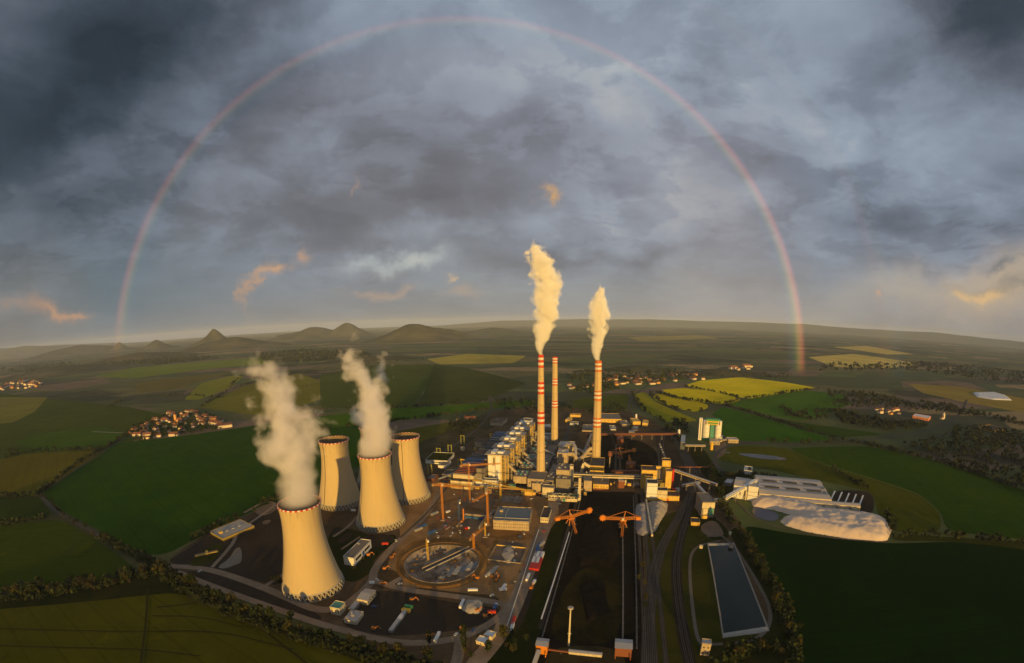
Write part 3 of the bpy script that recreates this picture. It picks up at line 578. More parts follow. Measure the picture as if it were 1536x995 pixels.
# ------------------------------------------------------------------ rainbow: light sent back by rain on a cone of 42 degrees round the point opposite the sun
def bow(name, label, deg0, deg1, cols, s_, strength, az_fade, rev=False):
    rot = AS.to_track_quat('Z', 'Y').to_matrix().to_4x4(); vs = []; fs = []; K = 220
    for j in range(K):
        a = 2*math.pi*j/K
        for dg in (deg0, deg1):
            vs.append((s_*math.sin(R(dg))*math.cos(a), s_*math.sin(R(dg))*math.sin(a), s_*math.cos(R(dg))))
    fs = [(2*j, 2*j+1, (2*j+3) % (2*K), (2*j+2) % (2*K)) for j in range(K)]
    m_ = bpy.data.materials.new(name+'_light'); m_.use_nodes = True; nt = m_.node_tree; nt.nodes.clear(); q = N(nt)
    t = q.new('ShaderNodeTexCoord').outputs['Object']; u = q.vm('NORMALIZE', t); x, y, z = q.sep(u)
    ang_ = q.m('ARCCOSINE', z); k = q.m('DIVIDE', q.m('SUBTRACT', ang_, R(deg0)), R(deg1-deg0), clamp=True)
    c = q.ramp(k, cols); a = q.m('ARCTAN2', y, x); g = q.new('ShaderNodeNewGeometry').outputs['Position']; gx, gy, gz = q.sep(g)
    # strength changes along the bow with the density of the rain
    f = az_fade(q, gx, gy, gz, q.noise(t, .0011, 3, .6))
    e = q.new('ShaderNodeEmission'); q.lk(c, e.inputs[0]); q.lk(q.m('MULTIPLY', f, strength), e.inputs[1])
    tr = q.new('ShaderNodeBsdfTransparent'); ad = q.new('ShaderNodeAddShader'); q.lk(e.outputs[0], ad.inputs[0]); q.lk(tr.outputs[0], ad.inputs[1])
    o_ = q.new('ShaderNodeOutputMaterial'); q.lk(ad.outputs[0], o_.inputs[0])
    o = MB().add(vs, fs).build(name, m_); o.matrix_world = Matrix.Translation((0, 0, H)) @ rot; return tag(o, label, 'rainbow')
Kc = (0, 0, 0)
BC = [(0, Kc), (.14, (.03, .02, .05)), (.28, (.02, .05, .09)), (.42, (.06, .13, .06)), (.54, (.32, .28, .07)), (.66, (.78, .42, .10)), (.78, (1.1, .28, .10)), (.90, (.45, .09, .07)), (1, Kc)]
def fade1(q, x, y, z, nz):
    right = q.sm(x, -1600, 1600, .55, 1.0); low = q.sm(z, 1700, 100, .60, 1.45)
    leftlow = q.m('MULTIPLY', q.sm(x, 0, -900, 0., 1.), q.sm(z, 420, 120, 0., 1.))
    return q.m('MULTIPLY', q.m('MAXIMUM', q.m('SUBTRACT', q.m('MULTIPLY', right, low), q.m('MULTIPLY', leftlow, .80)), 0.), q.m('MULTIPLY', q.sm(z, 0., 90., 0., 1.), q.m('ADD', .7, q.m('MULTIPLY', nz, .6))))
bow('rainbow', 'bright primary rainbow arching over the whole power station from plain to plain', 39.9, 42.3, BC, 2400., .165, fade1)
BC2 = [(0, Kc), (.2, (.5, .12, .08)), (.45, (.3, .3, .1)), (.7, (.08, .2, .3)), (1, Kc)]
bow('rainbow', 'very faint outer rainbow in the sky on the right of the bright one', 50.2, 53.6, BC2, 2900., .04, lambda q, x, y, z, nz: q.m('MULTIPLY', q.sm(x, 500, 1800, 0, 1), q.m('ADD', .5, nz)))
# ------------------------------------------------------------------ yards, roads, tracks, coal, water
DIRT = S('plant_dirt', (.080, .050, .025), (.15, .095, .050), ns=.02); DIRTO = S('orange_earth', (.17, .085, .025), (.33, .17, .05), ns=.03)
GRAV = S('gravel_yard', (.15, .105, .068), (.22, .16, .11), ns=.03); ASPH = S('yard_asphalt', (.036, .026, .018), (.055, .038, .026), ns=.02)
ROAD = S('road_surface', (.25, .175, .11), (.33, .235, .155), ns=.05); RDK = S('country_road', (.085, .075, .065), (.105, .09, .08), ns=.05)
GRS = S('rough_grass', (.028, .032, .003), (.060, .052, .006), ns=.02); GRSD = S('dark_grass', (.012, .018, .002), (.030, .030, .004), ns=.02)
COAL = S('coal', (.008, .006, .004), (.016, .012, .008), ns=.02); COALB = S('coal_weeds', (.014, .010, .004), (.040, .030, .006), ns=.035)
CONF = S('concrete_floor', (.20, .16, .12), (.34, .28, .22), ns=.05); BAL = S('track_ballast', (.050, .038, .028), (.080, .060, .044), ns=.04)
def sh(nm, pts, m_, sm_=2): return sheet(nm, pts, m_, smooth=sm_)
LIFT[0] = .30
sh('ground', [(244, 842), (330, 790), (418, 752), (470, 745), (520, 722), (590, 690), (640, 662), (690, 648), (735, 618), (800, 610), (930, 614), (985, 632), (1022, 668), (1050, 700), (1090, 755), (1120, 800), (1165, 880), (1196, 970), (1200, 1120), (600, 1120), (560, 960), (420, 918), (300, 874)], DIRT)
sh('ground', [(470, 740), (640, 660), (690, 640), (730, 618), (740, 640), (690, 672), (640, 700), (560, 745)], S('scrub', (.055, .045, .020), (.10, .075, .035), ns=.03))
sh('grass', [(-220, 904), (0, 890), (120, 880), (205, 858), (244, 848), (300, 884), (420, 932), (520, 966), (640, 990), (700, 1010), (680, 1060), (560, 998), (420, 948), (330, 908), (262, 888), (120, 904), (0, 914), (-220, 936)], GRSD)
sh('yard', [(262, 846), (330, 802), (415, 760), (424, 790), (424, 880), (396, 875), (316, 852), (290, 850)], ASPH)
sh('yard', [(252, 842), (262, 836), (320, 800), (316, 815), (290, 838), (276, 852)], ASPH)
sh('yard', [(270, 857), (316, 857), (398, 884), (420, 893), (470, 915), (490, 935), (430, 914), (330, 882)], ASPH)
sh('yard', [(490, 800), (520, 790), (565, 808), (592, 800), (596, 812), (560, 838), (560, 860), (520, 880), (498, 840)], GRSD)
sh('yard', [(497, 794), (508, 790), (520, 796), (500, 809)], ASPH); sh('yard', [(503, 812), (522, 798), (532, 803), (512, 818)], ASPH); sh('yard', [(540, 806), (568, 800), (596, 806), (578, 821), (548, 822)], ASPH)
sh('yard', [(536, 905), (560, 886), (604, 888), (680, 905), (748, 911), (752, 924), (712, 942), (640, 952), (572, 955), (530, 946), (508, 932)], ASPH)
sh('yard', [(378, 766), (398, 757), (416, 754), (416, 766), (394, 776)], GRAV)
sh('yard', [(324, 852), (345, 838), (353, 823), (362, 821), (364, 844), (352, 848), (338, 854)], S('pale_gravel', (.20, .165, .12), (.25, .21, .16), ns=.05))
sh('yard', [(391, 785), (400, 780), (408, 781), (400, 788)], GRAV)
sh('ground', [(520, 750), (600, 735), (660, 715), (700, 728), (800, 742), (842, 756), (828, 800), (808, 850), (775, 935), (752, 928), (750, 900), (700, 896), (640, 888), (590, 876), (578, 850), (600, 810), (600, 790)], S('site_earth', (.25, .135, .05), (.36, .21, .09), ns=.03))
sh('ground', [(640, 760), (700, 740), (790, 745), (800, 760), (740, 800), (735, 830), (640, 800)], S('site_brown', (.17, .09, .036), (.31, .17, .075), ns=.05))
sh('ground', [(596, 834), (612, 815), (650, 805), (705, 808), (730, 818), (736, 845), (716, 872), (680, 884), (640, 884), (606, 874), (592, 856)], DIRTO)
sh('ground', [(560, 884), (566, 862), (590, 852), (606, 872), (598, 882)], S('dark_earth', (.07, .045, .018), (.12, .07, .03), ns=.05))
sh('ground', [(604, 887), (620, 880), (690, 890), (745, 893), (752, 908), (690, 902)], MC['dark_earth'])
sh('ground', [(728, 790), (800, 800), (800, 812), (726, 808)], DIRTO); sh('ground', [(742, 815), (788, 812), (782, 850), (735, 850)], GRAV)
sh('ground', [(738, 812), (750, 806), (740, 838), (726, 846)], DIRTO)
# grass strip and asphalt along the long site road
sh('grass', [(826, 790), (850, 770), (858, 778), (820, 920), (790, 1120), (700, 1120), (715, 965), (760, 945), (790, 900)], GRSD)
sh('yard', [(806, 800), (826, 792), (806, 870), (782, 945), (764, 944), (786, 880)], ASPH)
# coal
sh('ground', [(858, 738), (962, 738), (964, 800), (966, 880), (964, 1100), (770, 1130), (812, 940), (845, 800)], COAL, 1)
sh('ground', [(870, 850), (930, 850), (932, 968), (822, 968), (836, 900)], COALB, 2)
sh('ground', [(880, 652), (912, 650), (966, 664), (984, 676), (994, 716), (896, 718), (890, 690)], COAL, 1)
sh('ground', [(820, 968), (940, 970), (950, 1120), (780, 1120)], S('brown_verge', (.040, .028, .012), (.065, .050, .018), ns=.05))
# right of the coal: tracks and grass
sh('grass', [(970, 800), (1000, 770), (1060, 760), (1090, 800), (1068, 815), (1085, 955), (1160, 950), (1195, 1000), (1190, 1120), (965, 1120)], GRS)
sh('ground', [(980, 650), (1000, 640), (1045, 690), (1075, 740), (1040, 760), (1005, 745)], S('rail_yard', (.045, .030, .020), (.075, .050, .034), ns=.03))
sh('grass', [(1030, 672), (1052, 668), (1085, 720), (1096, 745), (1078, 742), (1050, 705)], GRSD)
sh('grass', [(1040, 780), (1050, 760), (1088, 790), (1098, 808), (1062, 812)], GRSD)
sh('yard', [(1047, 790), (1072, 778), (1088, 802), (1080, 806), (1060, 806)], GRAV)
sh('yard', [(1070, 668), (1090, 662), (1090, 680), (1075, 690)], GRAV)
sh('ground', [(1068, 716), (1120, 708), (1140, 725), (1098, 752), (1080, 740)], GRSD)
def track(pts, world=False):
    p = chaikin(pts if world else pxp(pts), 3); z = LIFT[0]; strip('track_bed', p, 4.2, BAL, world=True, it=0)
    mb = MB()
    for sgn in (-.75, .75):
        q = []
        for i, a in enumerate(p):
            b, c = p[max(i-1, 0)], p[min(i+1, len(p)-1)]; l = math.hypot(c[0]-b[0], c[1]-b[1]) or 1; q.append((a[0]-(c[1]-b[1])/l*sgn, a[1]+(c[0]-b[0])/l*sgn))
        for a, b in zip(q, q[1:]): mb.beam((*a, LIFT[0]+.1), (*b, LIFT[0]+.1), .16, .2)
    o = mb.build('rail', STEELR); tag(o, kind='structure'); LIFT[0] += .004
STEELR = mat('rail_steel', (.20, .16, .13), .4, .3, .3, metal=.6)
for off in (-9, -3, 3, 9, 15): track([(1010+off*.3, 652), (1030+off*.5, 690), (1040+off*.6, 720), (1036+off*.6, 740)])
for off in (-4.5, 1.5, 7.5): track([(1036+off*.5, 740), (1016+off*.7, 778), (992+off*.8, 818), (980+off, 857), (973+off, 909), (969+off, 974), (970+off*1.1, 1060)])
for off in (-3, 3.5): track([(1040+off*.5, 738), (1034+off*.6, 766), (1021+off*.8, 805), (1013+off, 844), (1016+off, 896), (1026+off, 961), (1050+off*1.2, 1060)])
strip('track_bed', [(1038, 740), (1034, 766), (1021, 805), (1013, 844), (1016, 896), (1026, 961), (1050, 1060)], 11, S('dark_ballast', (.022, .017, .013), (.04, .03, .022), ns=.04))
for u_ in (150, 158, 166): track([XY(u_, -30), XY(u_, -360), XY(u_, -480)], True)
for u_ in (118, 126): track([XY(u_, 60), XY(u_, 250)], True)
for u_ in (200, 207): track([XY(u_-6, 75), XY(u_+2, 200), XY(u_+20, 330)], True)
sh('grass', [(1092, 800), (1104, 790), (1125, 800), (1152, 852), (1190, 930), (1196, 970), (1198, 1010), (1200, 1120), (1100, 1120), (1110, 960), (1152, 950), (1158, 915), (1138, 875)], GRSD)
# roads
def rd(pts, w_, m_=ROAD, nm='road'): return strip(nm, pts, w_, m_)
rd([(62, 745), (80, 765), (120, 788), (160, 810), (200, 830), (236, 845)], 7, RDK)
rd([(236, 845), (266, 859), (335, 886), (420, 916), (480, 937), (526, 949), (572, 961), (623, 967), (683, 960), (715, 948), (745, 930), (758, 915)], 7.5)
rd([(252, 850), (300, 852), (340, 862), (395, 882), (430, 897), (478, 918), (514, 912), (540, 892), (560, 872), (560, 856), (584, 826), (612, 800), (642, 771), (663, 733), (684, 708), (700, 690)], 9)
rd([(318, 852), (340, 828), (352, 812), (354, 800), (374, 786), (400, 768), (416, 756), (398, 752), (366, 770)], 5)
rd([(395, 882), (424, 862)], 5)
rd([(560, 871), (582, 879), (619, 887), (688, 896), (750, 905), (768, 914)], 8)
rd([(582, 879), (602, 868), (616, 862)], 7)
rd([(832, 752), (818, 790), (798, 840), (780, 890), (762, 930), (745, 960), (700, 1010), (690, 1100)], 15, ROAD)
rd([(690, 962), (688, 985), (676, 1020)], 9)
rd([(500, 806), (524, 790), (536, 775)], 4); rd([(512, 825), (540, 806)], 3)
rd([(600, 808), (650, 762), (672, 728)], 3.5, S('brown_track', (.11, .08, .05), (.15, .11, .07)))
rd([(640, 812), (665, 790), (690, 768), (705, 748)], 7, GRAV); rd([(700, 806), (722, 780), (740, 750)], 7, GRAV)
rd([(1080, 812), (1050, 818), (1036, 830), (1034, 860), (1038, 910), (1046, 965), (1062, 970)], 3.2, S('path_surface', (.15, .12, .09), (.19, .155, .12)), 'path')
rd([(1060, 806), (1082, 802), (1105, 825), (1140, 880), (1158, 920), (1150, 950), (1120, 965), (1060, 968)], 3.5, None or MC['path_surface'], 'path')
rd([(1078, 655), (1110, 664), (1200, 666), (1270, 663), (1330, 657), (1400, 645), (1440, 625), (1450, 600)], 9, RDK)
rd([(1150, 662), (1100, 668), (1078, 676), (1070, 690), (1078, 704), (1090, 712)], 8, RDK)
rd([(1380, 652), (1420, 655), (1446, 640), (1520, 660)], 8, RDK)
rd([(734, 594), (738, 612), (728, 632), (706, 652), (690, 662), (650, 690)], 7, RDK)
rd([(138, 648), (188, 650)], 6, S('pale_road', (.30, .26, .20), (.34, .30, .24))); rd([(190, 655), (160, 675), (60, 742)], 5, RDK)
rd([(850, 625), (855, 640), (850, 655), (840, 680)], 7, RDK); rd([(900, 638), (960, 642), (1005, 650)], 6, RDK); rd([(1005, 560), (960, 585), (940, 605), (950, 625)], 6, RDK)
rd([(1096, 742), (1110, 758), (1128, 776), (1160, 790), (1240, 808), (1330, 814)], 3, GRAV, 'path')
# tramlines and ditches of the near field
rd([(222, 884), (220, 930), (210, 1010), (206, 1120)], 2.2, S('field_ditch', (.03, .028, .006), (.04, .036, .008)), 'path')
rd([(236, 912), (300, 905), (322, 898), (372, 925), (420, 965), (480, 1010)], 2.0, MC['field_ditch'], 'path')
for q_ in ([(-60, 942), (60, 945), (210, 948), (330, 946), (440, 975)], [(-60, 966), (100, 972), (215, 974), (300, 985)], [(228, 925), (300, 925), (365, 942)], [(340, 898), (420, 940), (520, 982), (590, 1010)]): rd(q_, 1.5, MC['field_ditch'], 'path')
# water
def water_mat(nm, c, rough=.06):
    m_ = bpy.data.materials.new(nm); m_.use_nodes = True; q = N(m_.node_tree); b = m_.node_tree.nodes['Principled BSDF']; b.inputs['Base Color'].default_value = (*c, 1); b.inputs['Roughness'].default_value = rough
    t = q.new('ShaderNodeTexCoord').outputs['Object']; b.inputs['Specular IOR Level'].default_value = .14; bn = q.new('ShaderNodeBump'); bn.inputs['Distance'].default_value = .05; bn.inputs['Strength'].default_value = .3; q.lk(q.noise(t, .5, 3), bn.inputs['Height']); q.lk(bn.outputs[0], b.inputs['Normal']); return m_
WAT = water_mat('reservoir_water', (.002, .012, .011)); WATP = water_mat('pond_water', (.03, .03, .03))
pond = pxp([(1063, 820), (1101, 819), (1149, 941), (1085, 951)])
def grow(p, k): 
    cx_ = sum(a for a, _ in p)/len(p); cy_ = sum(b for _, b in p)/len(p); return [(a+(a-cx_)/math.hypot(a-cx_, b-cy_)*k, b+(b-cy_)/math.hypot(a-cx_, b-cy_)*k) for a, b in p]
sheet('water', pond, WAT, z=.9, world=True)
mb = MB(); po = grow(pond, 3.0)
for i in range(4):
    a, b, c, d = pond[i], pond[(i+1) % 4], po[(i+1) % 4], po[i]
    mb.add([(*a, .8), (*b, .8), (*c, 1.9), (*d, 1.9), (*grow(po, 1.2)[i], 1.9), (*grow(po, 1.2)[(i+1) % 4], 1.9), (*grow(po, 4)[i], .0), (*grow(po, 4)[(i+1) % 4], .0)], [(0, 1, 2, 3), (3, 2, 5, 4), (4, 5, 7, 6)])
tag(mb.build('reservoir_bank', CONC), 'low concrete bank enclosing the long rectangular dark reservoir', 'embankment')
sheet('water', [(1104, 681), (1122, 681), (1150, 683), (1176, 687), (1182, 691), (1160, 690), (1140, 689), (1118, 685)], WATP, z=LIFT[0]+.05, smooth=2)
sheet('water', [(1088, 679), (1095, 679), (1096, 680.5), (1089, 680.5)], WATP, z=LIFT[0]+.05, smooth=2)
sheet('water', [(1126, 763), (1140, 761.5), (1169.5, 772), (1165, 783), (1150, 782), (1131, 776)], water_mat('settling_water', (.05, .05, .07)), z=LIFT[0]+.05, smooth=1)
# ------------------------------------------------------------------ buildings of the power station
WH = mat('cream_cladding', (.66, .56, .38), .7, .12, .2, streak=True); YEL = mat('yellow_cladding', (.72, .47, .10), .7, .12, .2, streak=True); GRY = mat('grey_roofing', (.20, .165, .13), .85, .16, .5)
BRW = mat('brown_roofing', (.090, .055, .040), .85, .16, .5); BLU = mat('blue_roofing', (.012, .045, .12), .55, .1, .3); DKR = mat('dark_roofing', (.05, .048, .05), .8, .1, .3); WIN = mat('window_glass', (.03, .035, .04), .15, .5, .2, spec=.6)
LGR = mat('light_metal', (.42, .40, .38), .45, .15, .25, metal=.35); MGR = mat('grey_cladding', (.24, .21, .18), .7, .12, .3, streak=True); ORG = mat('machine_orange', (.60, .20, .015), .6, .5, .3); ORC = mat('crane_orange', (.62, .24, .02), .6, .5, .2)
REDM = mat('red_paint', (.50, .025, .015), .55, .3, .2); GRN = mat('green_paint', (.06, .28, .10), .6, .3, .2); TEAL = mat('teal_paint', (.08, .28, .22), .6, .3, .2); BLP = mat('blue_paint', (.03, .10, .28), .55, .3, .2); WHT = mat('white_paint', (.74, .72, .68), .6, .2, .15)
BRK = mat('rust_cladding', (.22, .075, .035), .8, .15, .3); BEI = mat('beige_panels', (.46, .36, .24), .8, .15, .2, streak=True); GLS = mat('glass_roof', (.06, .08, .075), .25, .1, .3, spec=.7); YLW = mat('yellow_paint', (.70, .42, .03), .6, .3, .2)
def rect3(A, B, C, h):               # roof corners seen in the photograph, at height h: front left, front right, back right
    a, b, c = Vector((*G(*A, h), 0)), Vector((*G(*B, h), 0)), Vector((*G(*C, h), 0)); x = (b-a).normalized(); y = Vector((-x.y, x.x, 0)); w_ = (b-a).length; d = max(2., abs((c-b).dot(y)))
    return (a.x, a.y), math.atan2(x.y, x.x), w_, d
def bld(label, cat, loc, rz, w_, d, h, wall=WH, roof=GRY, name='building', rows=(), door=None, par=.6, gab=0., vents=0, side=(), bands=(), group=None, hang=.25, seed=1):
    """local x runs along the front, local y away from it"""
    r = thing(name, label, cat, (*loc, 0), rz, group); MB().box(w_/2, d/2, 0, w_, d, h).build('wall', wall, r)
    if gab: MB().gable(w_/2, d/2, h+.01, w_, d, gab, 0, 0, .5).build('roof', roof, r)
    else:
        MB().box(w_/2, d/2, h, w_+2*hang, d+2*hang, .35).build('roof', roof, r)
        if par:
            m_ = MB()
            for a in ((w_/2, -hang/2, w_+2*hang, .3), (w_/2, d+hang/2, w_+2*hang, .3), (-hang/2, d/2, .3, d), (w_+hang/2, d/2, .3, d)): m_.box(a[0], a[1], h+.36, a[2], a[3], par)
            m_.build('parapet', wall, r)
    W0 = None
    for z, n_, ww, wh in rows:        # windows along the front
        for i in range(n_):
            o = MB().box(0, 0, 0, ww, .24, wh).build('window', WIN, r, (w_*(i+.5)/n_, -.03, z))
    for z, n_, ww, wh in side:        # windows along the right and left sides
        for i in range(n_):
            for sx in (0, w_): MB().box(0, 0, 0, .24, ww, wh).build('window', WIN, r, (sx+(.03 if sx else -.03), d*(i+.5)/n_, z))
    for z, hh, m_ in bands: MB().box(w_/2, d/2, z, w_+.16, d+.16, hh).build('cladding_band', m_, r)
    if door: MB().box(door[0]*w_, -.04, 0.02, door[1], .3, door[2]).build('door', door[3], r)
    rg = random.Random(seed)
    for i in range(vents):
        a, b = rg.uniform(.12, .88)*w_, rg.uniform(.15, .85)*d; s_ = rg.uniform(1.2, 2.6); MB().box(a, b, h+.36, s_*1.3, s_, rg.uniform(.8, 2.)).build('roof_vent', LGR, r)
    return r
def buv(label, cat, u0, u1, v0, v1, h, **k): return bld(label, cat, XY(u0, v0), -PA, u1-u0, v1-v0, h, **k)
def bpx(label, cat, A, B, C, h, **k):
    l, rz, w_, d = rect3(A, B, C, h); return bld(label, cat, l, rz, w_, d, h, **k)
# -------- turbine hall: one long house with crosswise coloured roofs
t = thing('turbine_hall', 'very long turbine hall with blue and dark brown crosswise roofs left of the boiler houses', 'turbine hall', (*XY(-130, -50), 0), -PA)
MB().box(17, 134, 0, 34, 268, 19).build('wall', WH, t)
MB().box(17, -5, 0, 35, 10, 13).build('front_wing', WH, t); MB().box(17, -5, 13, 36, 10.6, .4).build('wing_roof', BRW, t)
for v0, v1, m_, hh in ((.5, 40, BRW, 3.), (44, 80, BLU, 6.), (82, 106, DKR, 4.), (108, 134, BRW, 3.5), (136, 160, DKR, 4.), (162, 186, BRW, 3.), (188, 204, DKR, 3.5), (206, 216, BLU, 4.), (220, 266, BLU, 6.)):
    prof = [(v0, 19.02), (v1, 19.02), (v1-2, 19+hh*.75), ((v0+v1)/2, 19+hh), (v0+2, 19+hh*.75)]
    MB().xprism(prof, -.5, 34.5).build('roof', m_, t)
    MB().box(17, v0+.6, 19.+.03, 33, .9, hh*.55).build('skylight', LGR if m_ is not BLU else WH, t)
for v_ in (44, 220): MB().beam((-.6, v_+2, 19), (-9, v_+16, 24), 1.2, 1.2).beam((-.6, v_+30, 19), (-9, v_+16, 24), 1.2, 1.2).beam((-.6, v_+16, 24.2), (-9, v_+16, 25), 1.0, 1).build('gable_canopy', YLW, t)
for i in range(5): MB().box(17, 3+i*8, 22.2, 30, .8, .7).build('roof_ridge', mat('red_brown', (.28, .08, .04), .8), t)
for z in (4, 8.5): MB().box(17, -10.06, z, 33, .2, .9).build('facade_stripe', mat('dark_stripe', (.20, .13, .07), .8), t)
for i in range(16): MB().box(0, 0, 0, .3, 8, 5).build('window', WIN, t, (-.06, 10+i*16.5, 9))
buv('dark bunker bay running between the turbine hall and the boiler houses', 'plant building', -95.7, -83, -36, 222, 27, wall=MGR, roof=BRW, name='bunker_bay', vents=10)
# -------- boiler houses
def boiler():
    r = thing('boiler_house', 'x', 'boiler house')
    MB().box(11, 12, 0, 22, 24, 46).build('wall', WH, r); MB().box(14, 12.5, 46, 38, 27, .7).build('roof', mat('tan_roofing', (.38, .32, .25), .85, .16, .4), r)
    MB().box(4.5, -.7, 6, 6.5, 1.4, 38.5).build('facade_slab', WHT, r); MB().box(17, -.7, 6, 7, 1.4, 38.5).build('facade_slab', WHT, r)
    MB().box(10.2, -.3, 5, 1.8, .7, 36).build('window', WIN, r); MB().prism([(8.8, -5.5), (12.6, -5.5), (12.6, -.2), (8.8, -.2)], 0, 30).build('stair_tower', WHT, r)
    for i in range(7): MB().box(28, 10.5, 3+i*6.2, 11, 19, .5).build('platform', YEL, r)
    for a, b in ((22.6, .9), (33, .9), (22.6, 20), (33, 20), (28, .9)): MB().box(a, b, 0, .9, .9, 46).build('column', YEL, r)
    MB().box(28.3, 10, 0, 7.6, 15, 44).build('boiler_casing', MGR, r)
    for i in range(3): MB().beam((22.6, .7, 4+i*13), (33, .7, 16+i*13), .5).build('brace', YEL, r)
    MB().box(8, 12, 46.7, 7, 17, 3.4).build('roof_house', WHT, r); MB().box(19, 10, 46.7, 9, 6, 2.8).build('roof_house', WHT, r); MB().box(21, 18, 46.7, 6, 3, 2.2).build('roof_house', LGR, r)
    MB().tube([(37.5, 4, 0), (37.5, 4, 30)], 1.9, 12).box(37.5, 4, 30, 11, 5, 3).build('duct_tower', MGR, r)
    return reg(r)
BL0 = boiler(); blab = ['nearest boiler house with bright white front slabs and yellow platforms', 'second boiler house counted from the white office block', 'third boiler house from the front in the long row', 'fourth boiler house from the front, level with the middle chimney', 'fifth boiler house from the front, second from the far end', 'farthest boiler house at the end of the row']
for i, v_ in enumerate((-20, 19, 66, 105, 145, 188)):
    o = BL0 if i == 0 else copy_tree(BL0); o.location = (*XY(-81.5, v_), 0); o.rotation_euler = (0, 0, -PA); tag(o, blab[i], 'boiler house', 'boiler houses in one row')
buv('white three storey office block with rows of small windows before the first boiler house', 'office', -83, -59, -47, -38, 12.5, wall=WHT, roof=GRY, name='office_block', rows=((2.2, 9, 1.5, 1.5), (5.8, 9, 1.5, 1.5), (9.3, 9, 1.5, 1.5)))
buv('plain cream cube building beside the white office block', 'building', -94, -83.5, -47, -37, 9.5, wall=WHT, roof=GRY)
# -------- precipitators with sloping ducts
def precip():
    r = thing('dust_filter', 'x', 'dust filter'); MB().box(11, 14, 5, 22, 27, 12).build('casing', BEI, r); MB().box(11, 14, 17, 23, 28, .5).build('roof', MGR, r)
    for i in range(3):
        for b in (7, 21): MB().lathe([(2.9, 5), (.5, 1.2)], 4, 4+i*7, b).build('hopper', MGR, r)
    for a in (1, 11, 21):
        for b in (1, 27): MB().box(a, b, 0, .8, .8, 5).build('column', MGR, r)
    for i in range(6): MB().box(4+7*(i % 3), 7+13*(i//3), 17.5, 2.6, 4.5, 1.8).build('rectifier', TEAL if i % 2 else LGR, r)
    for b in (8, 20): MB().tube([(22.5, b, 12), (28, b, 12), (34, b-4, 9)], 2.2, 12).build('duct', MGR, r)
    MB().beam((-11, 14, 30), (2, 14, 18), 3.6, 3.2).build('inlet_duct', BEI, r)
    return reg(r)
PR0 = precip(); plab = ['first grey dust filter box nearest the construction site', 'second dust filter box from the construction site', 'third dust filter box, left of the nearest chimney', 'fourth dust filter box along the boiler row', 'fifth dust filter box along the boiler row', 'last dust filter box at the far end']
for i, v_ in enumerate((-30, 14, 58, 102, 146, 188)):
    o = PR0 if i == 0 else copy_tree(PR0); o.location = (*XY(-38, v_), 0); o.rotation_euler = (0, 0, -PA); tag(o, plab[i], 'dust filter', 'dust filters behind the boilers')
buv('long grey flue duct building running between the two left chimneys', 'plant building', -13, 6, 14, 180, 14, wall=MGR, roof=GRY, name='flue_duct_house', vents=14, seed=4)
buv('low brown service hall right of the flue duct', 'plant building', 8, 26, 60, 150, 11, wall=MGR, roof=BRW, name='service_hall', vents=8, seed=5)
buv('grey square base house round the foot of the nearest chimney', 'plant building', -13, 12, -42, -6, 18, wall=BEI, roof=GRY, name='chimney_base_house', rows=((11, 4, 1.6, 1.6),), seed=3)
buv('small beige block in front of the nearest chimney foot', 'plant building', -4, 20, -52, -43, 15, wall=BEI, roof=GRY, seed=3, vents=2)
buv('cream pump house with a hipped dark bay', 'plant building', 14, 30, -66, -54, 15, wall=WH, roof=GRY, seed=6, bands=((6, .5, MGR),))
buv('low white annex with high windows and a blue door', 'annex', 24, 66, -76, -67, 8, wall=WH, roof=mat('green_roof', (.12, .15, .05), .9), name='annex', rows=((5.2, 9, 3, 1.2),), door=(.55, 4, 4.4, TEAL), vents=7)
buv('slender yellow stair tower at the right end of the white annex', 'stair tower', 66.6, 70, -72, -66, 35, wall=WH, roof=GRY, name='stair_tower', side=((8, 1, 1.5, 2), (16, 1, 1.5, 2), (24, 1, 1.5, 2)))
buv('small orange yellow shed below the first dust filter', 'shed', -18, -2, -64, -56, 6, wall=YEL, roof=BRW, name='shed')
buv('teal tank house before the first dust filter', 'shed', -40, -30, -52, -46, 8, wall=TEAL, roof=TEAL, name='shed')
# desulphurisation group between the chimneys
buv('tall beige absorber block with stepped roof near the conveyor bridge', 'plant building', 28, 48, -22, 8, 28, wall=BEI, roof=GRY, name='absorber_house', vents=5, bands=((14, .6, MGR), (21, .5, MGR)), seed=8)
buv('narrow beige lift tower at the corner of the stepped absorber block', 'plant building', 49, 54, -24, -16, 36, wall=WH, roof=GRY, name='lift_tower')
buv('lower grey block in front of the stepped absorber block', 'plant building', 30, 52, -40, -24, 20, wall=MGR, roof=GRY, vents=4, seed=9)
buv('dark grey pipe house right of the flue duct building', 'plant building', 14, 26, -38, 40, 16, wall=MGR, roof=GRY, vents=9, seed=10)
buv('pale metal absorber block between the middle and right chimneys', 'plant building', 18, 36, 60, 84, 30, wall=BEI, roof=LGR, name='absorber_house', vents=3, bands=((10, .6, MGR), (20, .6, MGR)), seed=11)
buv('rearmost pale absorber block beyond the middle chimney', 'plant building', 12, 40, 120, 150, 26, wall=WH, roof=LGR, name='absorber_house', vents=3, bands=((13, .6, MGR),), seed=12)
def ductrun(label, pts, r_, m_=LGR, name='flue_duct', legs=True, cat='duct'):
    p = [(*XY(a, b), z) for a, b, z in pts]; t_ = thing(name, label, cat, (*p[0][:2], 0)); q = chaikin([(a-p[0][0], b-p[0][1], z) for a, b, z in p], 2)
    MB().tube(q, r_, 14).build('pipe', m_, t_)
    if legs:
        for a, b, z in p[1:-1]: MB().beam((a-p[0][0], b-p[0][1], 0), (a-p[0][0], b-p[0][1], z), .9).build('leg', MGR, t_)
    return t_
ductrun('thick bent metal duct curving into the right hand chimney', [(36, 70, 26), (46, 70, 27), (52, 64, 18), (62, 78, 20), (70, 96, 30), (80, 97, 31)], 3.4, BEI)
